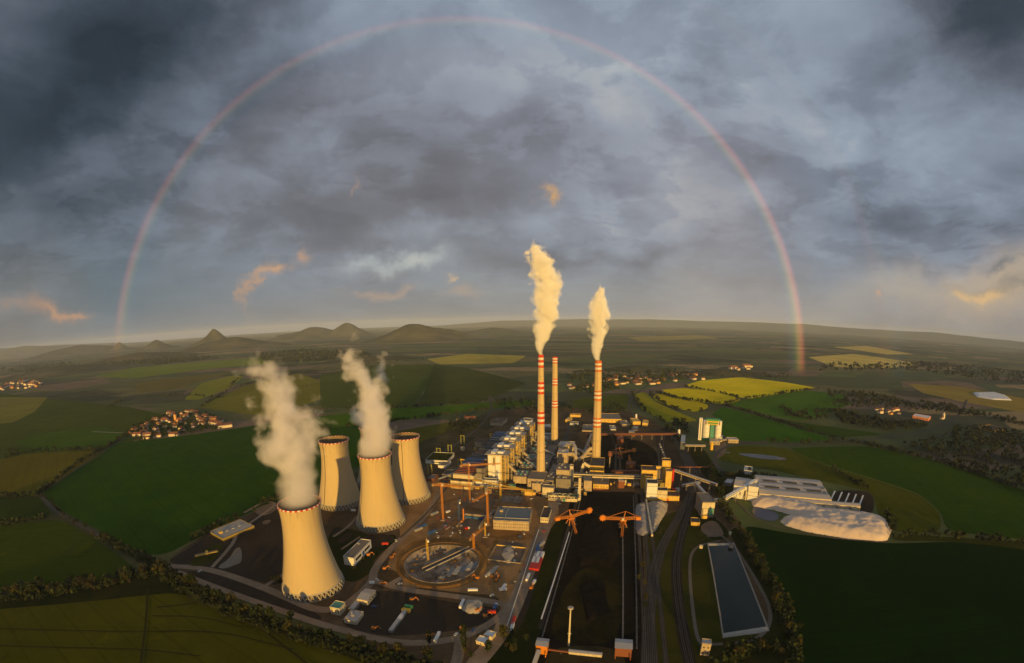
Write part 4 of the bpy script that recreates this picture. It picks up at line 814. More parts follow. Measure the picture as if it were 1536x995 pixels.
ductrun('pale arched duct rising behind the metal absorber block', [(20, 110, 24), (34, 108, 34), (44, 100, 36), (48, 84, 24), (48, 74, 12)], 3.0)
ductrun('double silver duct running from the far absorber toward the right chimney', [(36, 130, 20), (50, 122, 20), (64, 112, 16), (76, 106, 14)], 2.4)
ductrun('thin sloping pipe bridge between boilers and nearest chimney', [(-34, 40, 22), (-18, 30, 17), (-6, 12, 14)], 1.3); ductrun('thin pipe bridge crossing behind the nearest chimney', [(-30, 118, 26), (-8, 106, 20), (10, 96, 15)], 1.3)
for k_, (z_) in enumerate((10, 16, 22)): ductrun(['lowest', 'middle', 'uppermost'][k_]+' stub duct entering the left side of the right chimney', [(62, 92, z_), (76, 95, z_)], 2.0, BEI, legs=False)
t = buv('orange yellow fan house with a dark roof at the foot of the right chimney', 'plant building', 76, 99, 40, 86, 17, wall=YEL, roof=DKR, name='fan_house', bands=((0.02, 5, BRK),), rows=((10, 4, 2.2, 1.6),))
t = thing('inclined_gallery', 'white inclined gallery with two legs left of the orange fan house', 'conveyor', (*XY(60, 30), 0), -PA)
MB().beam((0, 0, 2), (6, 0, 24), 4, 4).build('gallery', WH, t); MB().beam((6, 0, 25), (16, 0, 19), 4, 4).build('gallery', WH, t); MB().box(6, 0, 0, 1.5, 3, 22).build('leg', MGR, t)
# -------- conveyor bridges
def bridge(label, a, b, w_=4.5, h_=4., m_=WH, roof=LGR, nleg=4, name='conveyor_bridge', band=True, legs=True, legm=None, win=True):
    a, b = Vector(a), Vector(b); t_ = thing(name, label, 'conveyor', (a.x, a.y, 0)); d = b-a; L_ = Vector((d.x, d.y, 0)).length; t_.rotation_euler = (0, 0, math.atan2(d.y, d.x)); A, B = (0, 0, a.z), (L_, 0, b.z)
    MB().beam(A, B, w_, h_).build('gallery', m_, t_); MB().beam((0, 0, a.z+h_/2+.2), (L_, 0, b.z+h_/2+.2), w_+.5, .35).build('roof', roof, t_)
    if win: MB().beam((1, -w_/2-.03, a.z+.5), (L_-1, -w_/2-.03, b.z+.5), .16, h_*.3).build('window', WIN, t_)
    for i in range(nleg if legs else 0):
        k = (i+.5)/nleg; z = a.z+(b.z-a.z)*k-h_/2
        if z > 1: MB().beam((L_*k-1.5, -w_/2, 0), (L_*k, -w_/2+.3, z), .6).beam((L_*k+1.5, w_/2, 0), (L_*k, w_/2-.3, z), .6).beam((L_*k, -w_/2+.6, z*.5), (L_*k, w_/2-.6, z*.5), .4).build('trestle', legm or MGR, t_)
    return t_
bridge('long pale conveyor bridge crossing between the two coal yards', (*XY(36, -9), 17), (*XY(160, -2), 17), 6, 5, WH, GRY, 5)
bridge('lower grey conveyor gallery left of the long pale bridge', (*XY(52, -24), 9), (*XY(80, -24), 9), 5, 4, MGR, GRY, 2)
bridge('long rusty conveyor bridge at the far end of the plant', (*XY(52, 262), 13), (*XY(250, 296), 13), 5, 3.6, BRK, BRK, 9)
bridge('steep brown gallery climbing beside the right chimney', (*XY(58, 150), 6), (*XY(66, 250), 16), 5, 4, BRK, MGR, 3)
bridge('rusty low gallery over the far coal yard', (*XY(112, 42), 8), (*XY(158, 48), 8), 5, 4, BRK, BRK, 3)
g0 = G(1010, 708, 26); bridge('pale sloping conveyor bridge from the yellow crusher tower toward the striped transfer tower', (*G(1012, 706, 30), 30), (*G(1076, 728, 16), 16), 4, 3.2, BEI, LGR, 3)
bridge('thin pipe bridge running right above the rail yard', (*G(1012, 701, 14), 14), (*G(1072, 701, 10), 10), 1.4, 1.2, BRK, BRK, 4, win=False)
bridge('short low conveyor bridge between rail yard and transfer tower', (*G(1023, 729, 8), 8), (*G(1050, 724, 12), 12), 4, 3, BEI, LGR, 2)
bridge('conveyor bridge ending on the roof of the striped transfer tower', (*G(1044, 726, 20), 20), (*G(1058, 742, 18), 18), 4, 3, BEI, LGR, 1)
bridge('long white inclined conveyor climbing to the gypsum factory', (*G(1084, 750, 8), 8), (*G(1134, 721, 24), 24), 5, 3.6, WHT, WHT, 4)
bridge('short level gallery leaving the transfer tower on its right', (*G(1071, 751, 12), 12), (*G(1085, 749, 9), 9), 4.5, 3.4, WH, LGR, 1)
# -------- crusher cluster
def stackb(label, A, B, C, h, **k): return bpx(label, k.pop('cat', 'plant building'), A, B, C, h, **k)
buv('large yellow crusher house with a dark roof at the end of the conveyor bridge', 'plant building', 158, 181, -8, 14, 30, wall=YEL, roof=BRW, name='crusher_house', rows=((22, 6, 2.2, 1.),))
buv('small yellow cube in front of the large crusher house', 'plant building', 163, 175, -22, -9, 25, wall=YEL, roof=DKR)
buv('white and yellow coal tower with two rows of small windows', 'plant building', 164, 179, -54, -36, 26, wall=WHT, roof=DKR, name='coal_tower', rows=((21.5, 6, 1.2, .9), (10, 6, 1.2, .9)), bands=((.02, 4, YEL),))
buv('lower cream block attached right of the white coal tower', 'plant building', 179.6, 194, -53, -40, 15.5, wall=WH, roof=DKR, rows=((9, 7, 1.2, .9),), bands=((.02, 4, YEL),))
buv('long low orange workshop with red doors right of the coal tower', 'workshop', 194.6, 212, -52, -32, 7, wall=YEL, roof=BRW, name='workshop', door=(.05, 2.6, 3.4, REDM))
buv('tall pale tower rising behind the crusher cluster', 'plant building', 190, 203, 6, 18, 42, wall=YEL, roof=DKR, name='transfer_tower', side=((30, 2, 1.2, 1.5),))
buv('tall narrow yellow tower in the right of the crusher cluster', 'plant building', 194, 203, -18, -6, 33, wall=YEL, roof=GRY, name='transfer_tower')
buv('olive low connecting block in the middle of the crusher cluster', 'plant building', 176, 193, -18, -9, 14, wall=mat('olive', (.30, .24, .05), .8), roof=BRW)
t = thing('storage_silo', 'grey banded double silo beside the tall pale tower', 'silo', (*XY(186, 4), 0), -PA)
for a in (0, 5.5): MB().lathe([(2.9, 0), (2.9, 27), (.8, 30)], 20, -4+a, 0).build('tank', MGR, t)
MB().box(-1.5, 0, 30, 8, 4, 4).build('head_house', YEL, t); MB().tube([(-6, 0, 30), (-9, -2, 24), (-9, -2, 8)], .5, 8).build('pipe', LGR, t)
t = thing('red_duct', 'bright red vertical duct on the right of the crusher cluster', 'duct', (*XY(206, -8), 0), -PA); MB().tube([(0, 0, 0), (0, 0, 34)], 1.7, 14).build('pipe', REDM, t); MB().box(2, -9, 0, 5, 4, 6).build('fan_box', REDM, t); MB().tube([(0, 0, 4), (1, -4, 3.5), (2, -7, 3)], 1.2, 10).build('pipe', REDM, t)
t = thing('round_tank', 'low round pale tank right of the red duct', 'tank', (*XY(214, -14), 0)); MB().lathe([(4, 0), (4, 5.5), (0.2, 7)], 24).build('tank', LGR, t); MB().lathe([(4.1, 4.9), (4.1, 5.4)], 24, cap=False).build('rim', MGR, t)
# striped transfer tower TT
l, rz, w_, d = rect3((1054, 754), (1072.6, 754), (1066, 740), 22)
t = bld('cream and teal transfer tower on stilts at the start of the white conveyor', 'transfer tower', l, rz, w_, d, 22, wall=MGR, roof=GRY, name='transfer_tower'); MB().box(w_/2, -.3, 14, w_+.3, .5, 7.6).build('facade_slab', WH, t); MB().box(w_*.3, -.3, 5, w_*.38, .5, 8.6).build('facade_slab', WH, t); MB().box(w_*.75, -.3, 4, w_*.4, .5, 9.6).build('window', TEAL, t); MB().box(w_*.2, -2.2, 0, w_*.45, 4, 4.5).build('porch', YEL, t)
bpx('small orange hut with a dark roof below the transfer tower', 'hut', (1037, 784), (1050, 785), (1048, 778), 4.5, wall=YEL, roof=DKR, name='hut')
# far group
F_ = [('long far workshop hall with grey roof and yellow wall behind the right chimney', (899, 629), (932, 629.5), (930, 621), 9, YEL, GRY, 6), ('grey far hall left of the thick chimney foot', (873, 644), (898, 645), (897, 638), 6, BEI, GRY, 0), ('cream far shed right of the yellow workshop hall', (933.5, 637), (945, 637), (945, 631), 7, BEI, GRY, 4),
      ('square yellow far house with a silver silo behind', (949.5, 633), (961, 633), (960, 628), 9, YEL, YEL, 0), ('small yellow far house at the end of the row', (963.5, 635), (971.5, 635.5), (971, 631), 8, YEL, YEL, 0), ('tiny white far hut beside the yellow hall', (916, 642), (924, 642), (924, 639), 6, WHT, GRY, 0),
      ('low white far shed between the chimneys', (855, 635.5), (867, 636), (867, 633.5), 5, WHT, GRY, 4), ('flat yellow far hall with an open yard beyond the middle chimney', (855, 622.5), (871, 623), (871, 621), 6, YEL, BRW, 0), ('orange far shed left of the open yard', (848, 630), (854, 630.5), (855, 627), 6, YEL, YEL, 0),
      ('low far building left of the middle chimney', (816, 641), (826, 641), (826, 637), 7, MGR, LGR, 0), ('long low silver shed behind the nearest chimney', (816, 652), (828, 652), (828, 650), 5, LGR, LGR, 0), ('little grey shed near the rusty far conveyor', (943, 648), (952, 648.5), (952, 646), 5, MGR, LGR, 0), ('low rounded shed below the yellow far house', (947, 643), (957, 643.5), (957, 640.5), 5, MGR, LGR, 0), ('brown far warehouse behind the boiler row', (735, 634), (752, 635), (752, 628), 8, BEI, BRW, 0), ('pale far office beyond the last boiler house', (780, 631), (795, 632), (795, 628), 8, WHT, GRY, 3)]
for i, (lb, A, B, C, h, wl, rf, nw) in enumerate(F_): bpx(lb, 'building', A, B, C, h, wall=wl, roof=rf, rows=((h*.55, nw, 2.4, 1.4),) if nw else (), vents=i % 3, seed=i)
t = thing('silver_silo', 'slim silver silo standing behind the square yellow far house', 'silo', (*G(954, 632), 0)); MB().lathe([(2.4, 0), (2.4, 17), (.4, 19)], 16).build('tank', WHT, t); MB().beam((2.6, 0, 0), (2.6, 0, 18), .5).build('ladder', MGR, t)
# left outbuildings
bpx('white flat switch house with a long dark window band left of the turbine hall', 'building', (638, 690.5), (671, 692), (672, 680), 6.5, wall=WHT, roof=GRS, name='switch_house', rows=((2.6, 1, 20, 1.6),))
bpx('small white annex in front of the flat switch house', 'building', (657, 698.5), (668, 699.5), (673, 692.5), 5, wall=WHT, roof=GRY)
bpx('little brick pump house near the right hand cooling tower', 'building', (640, 718), (650, 719), (652, 712.5), 5, wall=BRK, roof=MGR); bpx('low yellow porch building before the turbine hall', 'building', (668, 707), (677, 708), (680, 702), 5, wall=YEL, roof=BRW)
bpx('dark hall between the cooling towers and the turbine hall front', 'building', (663, 712), (677, 713), (680, 706), 8, wall=MGR, roof=DKR); bpx('low brown shed under the pipe bridge by the cooling tower', 'building', (658, 725), (668, 726), (670, 720), 5, wall=BRK, roof=BRW)
def gantry(px, py, w_=14, h=17):
    t_ = thing('portal_mast', 'x', 'power mast', (*G(px, py), 0), -PA); GY = mat('mast_green', (.36, .34, .06), .7)
    for s_ in (-1, 1):
        for z in range(0, h, 4): MB().beam((s_*w_/2-.7, 0, z), (s_*w_/2+.7, 0, z+4), .28).beam((s_*w_/2+.7, 0, z), (s_*w_/2-.7, 0, z+4), .28).build('lattice', GY, t_)
        MB().beam((s_*w_/2-.8, 0, 0), (s_*w_/2-.6, 0, h), .4).beam((s_*w_/2+.8, 0, 0), (s_*w_/2+.6, 0, h), .4).build('leg', GY, t_)
    MB().beam((-w_/2-1, 0, h), (w_/2+1, 0, h), .8).build('crossbar', GY, t_); return t_
for (px, py, h), lb in zip(((694, 667, 19), (675, 681, 17), (658, 684, 15), (645, 712, 17), (690, 702, 14)), ('tall yellow green portal mast farthest from the cooling towers', 'yellow green portal mast behind the white switch house', 'portal mast at the back of the switch house roof', 'portal mast between switch house and right cooling tower', 'portal mast beside the low yellow porch building')):
    tag(gantry(px, py, 7, h), lb, 'power mast', 'portal masts of the switchyard')
t = thing('round_tank', 'pale round tank left of the blue turbine hall roof', 'tank', (*G(694, 676), 0)); MB().lathe([(4.5, 0), (4.5, 7), (.2, 8.6)], 20).build('tank', BEI, t); MB().beam((4.7, 0, 0), (4.7, 0, 7.2), .5).build('ladder', MGR, t)
bpx('tan equipment hall left of the dark turbine hall roofs', 'building', (712, 664), (722, 665), (724, 660), 9, wall=BEI, roof=BRW)
ductrun('silver pipe rack crossing from switch house to turbine hall', [(-158, -42, 6), (-146, -20, 7), (-134, -8, 12)], 1.6); ductrun('thin silver pipe along the left side of the turbine hall', [(-145, 10, 6), (-142, 60, 6), (-140, 120, 6)], .9)
bridge('thin yellow pipe bridge in front of the power block', (*XY(-150, -64), 7), (*XY(-10, -60), 7), 2, 1.2, BRK, YEL, 9, win=False)
# -------- south side
l, rz, w_, d = rect3((739.8, 781.4), (793.3, 784), (799.2, 763), 12.)
t = bld('large beige panel building with a dark glassy flat roof beside the cranes', 'building', l, rz, w_, d, 12, wall=BEI, roof=GLS, name='panel_building', rows=((7.6, 20, .7, 1.4), (3.4, 20, .7, 1.4)), side=((7, 6, .7, 1.4),), par=.9)
MB().box(w_*.3, d/2, 12.36, .6, d, .8).build('roof_beam', LGR, t); MB().box(w_/2, d*.2, 12.36, w_, .6, .8).build('roof_beam', LGR, t); MB().box(w_*.14, d*.65, 12.36, 4, 3.4, 2.4).build('roof_house', BEI, t)
t = bpx('cream two storey office with an open dark roof beside the coal yard', 'office', (810.7, 777.7), (822.5, 778.5), (829, 762), 6.5, wall=WH, roof=BRW, name='office', rows=((3.6, 4, 1.4, 1.3),), par=1.2)
l, rz, w_, d = rect3((514.9, 836), (530.3, 838.3), (558, 811.7), 9.5)
t = bld('white pump house with grey roof and long side windows by the middle tower', 'building', l, rz, w_, d, 9.5, wall=WHT, roof=GRY, name='pump_house', side=((4, 2, 13, 3.),), vents=1); MB().box(w_+.1, d*.52, 2, .3, 4, 5).build('stair_window', BLP, t)
bpx('grey roofed cream shed at the corner of the dark yard', 'shed', (535.5, 898), (550.5, 901), (563.7, 886), 6, wall=WH, roof=LGR, name='shed', gab=1.6, side=((2, 4, 1.5, 1.2),))
bpx('small cream box building next to the perimeter road', 'shed', (495, 911.4), (509, 914.4), (518, 905), 7.5, wall=WH, roof=TEAL, name='shed', rows=((3, 3, .8, 2),), side=((3, 3, .8, 2),))
bpx('flat white hall nearest the perimeter road in the dark yard', 'shed', (516, 930), (534.3, 933.4), (548, 919.5), 3.6, wall=WH, roof=LGR, name='shed', vents=3)
bpx('narrow flat shed between the cream shed and the flat white hall', 'shed', (523, 913.5), (531, 915), (543, 902), 3.2, wall=MGR, roof=LGR, name='shed')
bpx('white cabin left of the two beside the poplar', 'cabin', (714, 962), (727, 966), (731, 957.5), 3.2, wall=WH, roof=WHT, name='site_cabin', door=(.5, 1, 2, MGR)); bpx('white cabin right of the two beside the poplar', 'cabin', (726, 953), (738, 957), (741, 949), 3.4, wall=WH, roof=WHT, name='site_cabin', door=(.5, 1, 2, MGR))
l, rz, w_, d = rect3((314.7, 797.7), (334.4, 809), (374.5, 786.4), 3.2)
t = bld('raised water treatment platform with a yellow side wall and round tanks', 'water works', l, rz, w_, d, 3.2, wall=mat('olive_wall', (.22, .17, .03), .8), roof=CONC, name='treatment_basin', par=.5)
for k in (.35, .55, .75): MB().lathe([(2.6, 3.56), (2.6, 4.4), (2.1, 4.4), (2.1, 3.8), (.1, 3.8)], 20, w_*.5, d*k).build('round_basin', LGR, t)
MB().box(w_*.5, d*.15, 3.56, 4, 4, 2.4).build('pump_cabin', YEL, t); MB().beam((w_+.3, 0, 3.2), (w_+.3, d, 3.2), .7, .9).build('pipe', YEL, t)
t = thing('settling_basin', 'small settling basins with yellow walkways on a grass patch', 'water works', (*G(312, 832), 0), R(38)); sheet('grass', [(280, 848), (322, 814), (338, 820), (318, 846), (296, 851)], GRS)
for k in (-9, 6): MB().box(k, 0, 0, 13, 1.2, 1.9).build('channel_wall', YEL, t); MB().box(k, 4, 0, 13, 1., 1.6).build('channel_wall', MGR, t)
MB().box(-1, 2, 0, 3, 9, 2.6).build('walkway', YEL, t)
# -------- coal yard end stations, lamp mast, pond tower
def endst(label, px, py, w_, d, h, wall):
    t_ = bld(label, 'conveyor station', G(px, py), -PA, w_, d, h, wall=wall, roof=LGR, name='drive_station', gab=1.2)
    for a in (0.6, w_-.6): MB().box(a, -3, 0, .7, .7, h*.6).build('leg', wall, t_)
    return t_
t = endst('orange and white conveyor station at the lower left end of the coal yard', 803.5, 981, 9, 9, 9, ORG); MB().beam((3, -2, 6), (1, -15, .5), 3.2, 2).build('chute', LGR, t)
endst('rust red conveyor station at the lower right end of the coal yard', 921.5, 985, 13, 11, 9, BRK)
t = thing('lamp_mast', 'tall cream floodlight mast standing alone in the weedy coal yard', 'lamp mast', (*G(853, 969), 0)); hm = HT(853, 969, 913); MB().tube([(0, 0, 0), (0, 0, hm)], .8, 10, rs=[.9, .55]).build('pole', WH, t); MB().lathe([(2.2, hm), (2.4, hm+.9), (1.4, hm+1.2)], 16).build('lamp_head', CONC, t); MB().box(0, 0, hm*.33, 3, .6, .6).build('platform', WH, t)
t = thing('low_conveyor', 'low white roofed conveyor section between the two end stations', 'conveyor', (*XY(87, -384), 0), -PA); MB().box(16, 0, 1.2, 26, 3.2, 2.4).build('gallery', WH, t); MB().box(0, 0, 1.4, 40, 1.2, 1.2).build('belt', BRK, t); MB().gable(16, 0, 3.62, 26, 3.2, .8, 0, 0, .3).build('roof', LGR, t)
for i in range(4): MB().box(-16+i*13, 0, 0, .6, 3, 1.3).build('leg', MGR, t)
bpx('white tower house at the lower end of the reservoir path', 'building', (1053.5, 966), (1067, 967.5), (1070, 961), 12, wall=BEI, roof=LGR, name='pump_tower', rows=((8, 2, 1.2, 1.2), (3, 2, 1.2, 1.2)))
bpx('tiny cream kiosk at the upper left corner of the reservoir', 'hut', (1049.5, 820), (1054, 820.5), (1054, 819), 3, wall=WH, roof=WHT, name='kiosk'); bpx('tiny cream kiosk beside the tree belt path', 'hut', (1093.5, 800), (1097, 800.5), (1097, 799), 3, wall=WH, roof=WHT, name='kiosk')
t = thing('intake_tower', 'small grey intake house on the reservoir edge', 'intake', (*G(1096, 822), 0)); MB().box(0, 0, .8, 4, 4, 4).build('wall', CONC, t); MB().box(0, 0, 4.8, 5, 5, .4).build('roof', MGR, t)
# rails of the reclaimers and yard walls
strip('track_bed', [G(868, 745), G(850, 800), G(810, 945)], 4, BAL, world=True)
MBr = MB(); 
def rail_line(label, a, b, w_, h_, m_, cat='conveyor', name='belt_conveyor'):
    t_ = thing(name, label, cat, (*a, 0)); L_ = math.dist(a, b); t_.rotation_euler = (0, 0, math.atan2(b[1]-a[1], b[0]-a[0]))
    MB().box(L_/2, 0, .9, L_, w_, h_).build('belt', m_, t_); 
    for i in range(int(L_/14)): MB().box(7+i*14, 0, 0, .4, w_+.6, .9).build('trestle', MGR, t_)
    return t_
rail_line('pale belt conveyor along the left edge of the coal yard', G(854, 800), G(812, 930), 1.1, .7, WHT); rail_line('grey belt conveyor down the middle of the coal yard right side', G(934, 808), G(934, 960), 1.2, .8, MGR); rail_line('dark belt conveyor beside the rail tracks', G(950, 745), G(955, 975), 1.2, .8, STEEL)
rail_line('white barrier wall along the long site road', G(808, 796), G(760, 943), .5, 1.0, WHT, 'wall', 'barrier_wall')
rail_line('thin belt conveyor on the left side of the coal yard', XY(70, -45), XY(66, -370), 1.2, .8, STEEL)
# ------------------------------------------------------------------ silo, factory, piles
l = G(1047, 660); t = thing('fly_ash_silo', 'twin white ash silos with green stair core and yellow green head house in the fields', 'silo', (*l, 0), R(-22)); sc_ = 1.0
MB().box(3.5, 2, 0, 7, 7, 49).build('stair_tower', WHT, t); MB().box(3.5, -1.6, 2, 1.0, .5, 46).build('window', BRW, t)
for cx_ in (16.5, 42): MB().lathe([(7.6, 5), (7.6, 44)], 32, cx_, 6).build('tank', WHT, t)
for cx_ in (16.5, 42):
    sp_ = [(cx_+7.75*math.cos(a), 6+7.75*math.sin(a), 7+34*k/60) for k in range(61) for a in [-math.pi+2*math.pi*k*4/60]]
    MB().tube(sp_, .22, 5).build('spiral_stair', BEI, t)
MB().box(29.2, 4, 3, 8.5, 8, 38).build('stair_core', TEAL, t); MB().box(29.2, 4.5, 36, 27, 12, 8).build('head_house', YLW, t); MB().box(29.2, 4.5, 44, 29, 13.4, 4).build('roof', GRN, t); MB().box(29.2, -1.7, 38, 23, .5, 3).build('window', GRN, t)
MB().box(29.2, 6, 0, 44, 17, 5).build('base_house', GRN, t)
for s_ in (14.6, 43.8): MB().box(s_, -1.2, 36, 2.4, 1.2, 7).build('filter_box', BRK, t)
bpx('small white cube beside the twin silos', 'building', (1078, 656.5), (1083.5, 657), (1084, 654), 9, wall=WHT, roof=LGR); bpx('grey loading house below the twin silos', 'building', (1065, 662.5), (1080, 663.5), (1080, 659.5), 7, wall=BEI, roof=LGR, rows=((3, 3, 2.2, 2),)); bpx('flat shed with pale roof at the roadside right of the silos', 'building', (1092.5, 660), (1108, 660.5), (1108, 657), 7, wall=BEI, roof=LGR, rows=((3, 5, 2, 1.4),))
t = thing('yellow_silo', 'round yellow silo tower by the ring road', 'silo', (*G(1067, 675), 0)); MB().lathe([(3.2, 0), (3.2, 15), (.6, 17)], 20).build('tank', YLW, t); MB().beam((3.4, 0, 0), (3.4, 0, 16), .6).build('ladder', MGR, t)
bridge('level gallery from rail yard tower to the silo loading house', (*G(1028, 668.5, 12), 12), (*G(1058, 669, 12), 12), 3.6, 3, BEI, LGR, 3); bridge('pale link gallery between loading house and roadside shed', (*G(1080, 661, 6), 6), (*G(1093, 659, 6), 6), 3.6, 2.6, BEI, LGR, 1)
bpx('bluish unloading hall at the rail yard', 'building', (1021, 664), (1027.5, 664.5), (1024, 653), 15, wall=mat('slate_cladding', (.10, .11, .13), .6), roof=LGR); t = thing('round_tank', 'small rounded white tank above the bluish unloading hall', 'tank', (*G(1018, 655), 0)); MB().lathe([(3, 0), (3, 14), (2.2, 16), (.3, 17)], 18).build('tank', WHT, t); MB().lathe([(3.4, 0), (3.4, 3)], 18).build('base_ring', MGR, t)
# factory: broad hall, low front range, tall mixing block
RF = mat('pale_roof', (.52, .44, .36), .6, .05, .2); l, rz, w_, d = rect3((1139.4, 739), (1248, 748.6), (1243.4, 726.7), 11)
rz_f = math.atan2(G(1248, 748.6, 11)[1]-G(1139.4, 739, 11)[1], G(1248, 748.6, 11)[0]-G(1139.4, 739, 11)[0]); d = math.dist(G(1139.4, 739, 11), G(1160, 713, 11))*.93
t = thing('gypsum_factory', 'long pale factory hall with rows of dark skylights beside the gypsum heap', 'factory', (*l, 0), rz)
MB().box(w_/2, d/2, 0, w_, d, 9.5).build('wall', WH, t)
for k in range(3): MB().gable(w_/2, d*(k+.5)/3, 9.52, w_, d/3-.05, 1.5).build('roof', RF, t)
for j in (.335, .665):
    for i in range(3): MB().box(w_*(.2+.3*i), d*j, 10.6, w_*.21, 4.2, .8).build('skylight', DKR, t)
for j in (.3, .5): MB().box(w_*.95, d*j, 10.8, 5, 6, .7).build('skylight', GLS, t)
t = thing('factory_wing', 'long low pale wing with loading doors in front of the factory hall', 'factory', (*G(1137, 741, 8), 0), rz); wl_ = math.dist(G(1137, 741, 8), G(1290.5, 759, 8)); MB().box(wl_/2, -6.5, 0, wl_, 13, 7).build('wall', WH, t); MB().gable(wl_/2, -6.5, 7.02, wl_, 13, 1.3, 0, 0, .5).build('roof', RF, t)
for i in range(7): MB().box(wl_*(.12+.13*i), -13.05, 0.02, 4, .3, 4).build('door', MGR, t)
for i in range(5):
    a, b = G(1248+i*10.6-2, 752+i*2.2), G(1252+i*10.6, 739+i*1.6); t_ = thing('low_rack', 'x', 'storage rack', (*a, 0)); t_.rotation_euler = (0, 0, math.atan2(b[1]-a[1], b[0]-a[0])); L_ = math.dist(a, b); MB().box(L_/2, 0, 2.2, L_, 2.2, .5).build('roof', WHT, t_); 
    for s_ in (.1, .5, .9): MB().box(L_*s_, 0, 0, .4, 1.8, 2.2).build('leg', MGR, t_)
    tag(t_, ['leftmost', 'second from left', 'middle', 'fourth from left', 'rightmost'][i]+' of five narrow white racks in the dark factory yard', 'storage rack', 'white racks in the factory yard')
sh('yard', [(1246, 750), (1256, 735), (1308, 738), (1312, 760), (1306, 774), (1290, 765)], ASPH)
t = bpx('bulky white mixing house with sloping pale roof at the factory end', 'factory', (1101, 728), (1122, 731), (1128, 719), 20, wall=WHT, roof=RF, name='mixing_house', gab=2.5, rows=((6, 3, 1.4, 8),)); bpx('tall white silo block between mixing house and factory hall', 'factory', (1123, 730), (1138, 732), (1142, 722), 22, wall=WHT, roof=RF, name='silo_block', bands=((8, .4, BRW), (14, .4, BRW)))
t = thing('silo_row', 'row of slim yellow tanks under the white conveyor end', 'silo', (*G(1118, 750), 0), rz)
for i in range(5): MB().lathe([(1.6, 0), (1.6, 13), (.3, 15)], 14, i*3.8, 0).build('tank', YEL if i % 2 else WH, t)
bpx('white villa like office beside the ring road trees', 'building', (1116, 706), (1128, 707.5), (1132, 701.5), 7, wall=WHT, roof=LGR, name='office', rows=((4.4, 4, 1.4, 1.3), (1.4, 4, 1.4, 1.3))); bpx('low grey hall left of the mixing house', 'building', (1086, 724), (1096, 726), (1100, 720), 5, wall=MGR, roof=LGR)
def heap(name, label, cat, pts, h, m_, flat=.35, z0=.3, seed=1, n_=34, rough=.25, world=False):
    """a raised heap over an outline: height grows from the edge inwards, with gullies"""
    from mathutils import noise as mn
    p = pts if world else pxp(pts); cx_ = sum(a for a, _ in p)/len(p); cy_ = sum(b for _, b in p)/len(p)
    q = []
    for i in range(len(p)):
        a, b = p[i], p[(i+1) % len(p)]
        K = max(1, int(math.dist(a, b)/3.5))
        for k in range(K): q.append((a[0]+(b[0]-a[0])*k/K, a[1]+(b[1]-a[1])*k/K))
    def dedge(x, y):
        best = 1e9
        for i in range(len(p)):
            a, b = p[i], p[(i+1) % len(p)]; vx, vy = b[0]-a[0], b[1]-a[1]; t_ = max(0, min(1, ((x-a[0])*vx+(y-a[1])*vy)/(vx*vx+vy*vy+1e-9))); best = min(best, math.hypot(x-a[0]-vx*t_, y-a[1]-vy*t_))
        return best
    def inside(x, y):
        c = False
        for i in range(len(p)):
            a, b = p[i], p[i-1]
            if (a[1] > y) != (b[1] > y) and x < (b[0]-a[0])*(y-a[1])/(b[1]-a[1]+1e-12)+a[0]: c = not c
        return c
    xs = [a for a, _ in p]; ys = [b for _, b in p]; st = max(1.6, (max(xs)-min(xs))/90); nx, ny = int((max(xs)-min(xs))/st)+3, int((max(ys)-min(ys))/st)+3
    idx = {}; vs = []; fs = []
    for i in range(nx):
        for j in range(ny):
            x, y = min(xs)-st+i*st, min(ys)-st+j*st; e = dedge(x, y)*(1 if inside(x, y) else -1)
            if e > -st*1.2:
                g_ = mn.fractal(Vector((x*.09, y*.09, seed)), 1, 2, 5); g2 = mn.noise(Vector((x*.35, y*.12, seed+5)))
                e2 = max(0, e+g2*1.5*rough*4); z = h*(1-math.exp(-e2/(h*1.1+.01)*1.3))*(1+rough*g_*1.6)
                idx[(i, j)] = len(vs); vs.append((x, y, z0+max(0, z) if e > 0 else z0-.4))
    for (i, j) in idx:
        k = [(i, j), (i+1, j), (i+1, j+1), (i, j+1)]
        if all(a in idx for a in k): fs.append(tuple(idx[a] for a in k))
    o = MB().add([(a-cx_, b-cy_, c) for a, b, c in vs], fs, 0, True).build(name, m_, loc=(cx_, cy_, 0)); return tag(o, label, cat)
GYP = mat('gypsum', (.70, .55, .42), .95, .08, .25, bump=.6); SAND = mat('site_sand', (.40, .34, .27), .95, .1, .3, bump=.4)
heap('gypsum_heap', 'long ridged heap of pale gypsum lying in front of the factory wing', 'heap', [(1127, 750), (1160, 746), (1202, 754), (1232, 764), (1270, 768), (1306, 773), (1330, 781), (1337, 795), (1331, 810), (1318, 813), (1271, 808), (1211, 798), (1180, 789), (1171, 782), (1178, 775), (1200, 776), (1160, 765), (1130, 760)], 9.5, GYP, seed=3, rough=.11)
heap('gypsum_heap', 'triangular pale heap of ash and gypsum below the coal tower', 'heap', [(972, 755), (1002, 756), (1000, 768), (990, 784), (984, 797), (977, 800), (974, 775)], 11, SAND, seed=7)
t = sh('yard', [(953, 757), (972, 753), (976, 800), (966, 806), (953, 802)], CONF, 1)
heap('gypsum_heap', 'grey flattened ash heap left of the triangular pale heap', 'heap', [(954, 759), (969, 756), (972, 800), (964, 805), (954, 800)], 5, mat('ash', (.30, .27, .25), .95, .08, .2, bump=.3), seed=9)
rail_line('yellow inclined belt conveyor running down onto the pale heap', G(969, 752), G(978, 806), 2.2, 2.5, WH)
heap('sand_heap', 'broad tan sand heap in the dark construction yard', 'heap', [(692, 915), (700, 900), (722, 902), (724, 914), (718, 922), (702, 920)], 3.5, SAND, seed=4)
heap('sand_heap', 'pale rubble heap in the fenced pit right of the round foundation', 'heap', [(752, 832), (757, 822), (768, 820), (772, 834), (765, 846), (758, 844)], 3., SAND, seed=5)
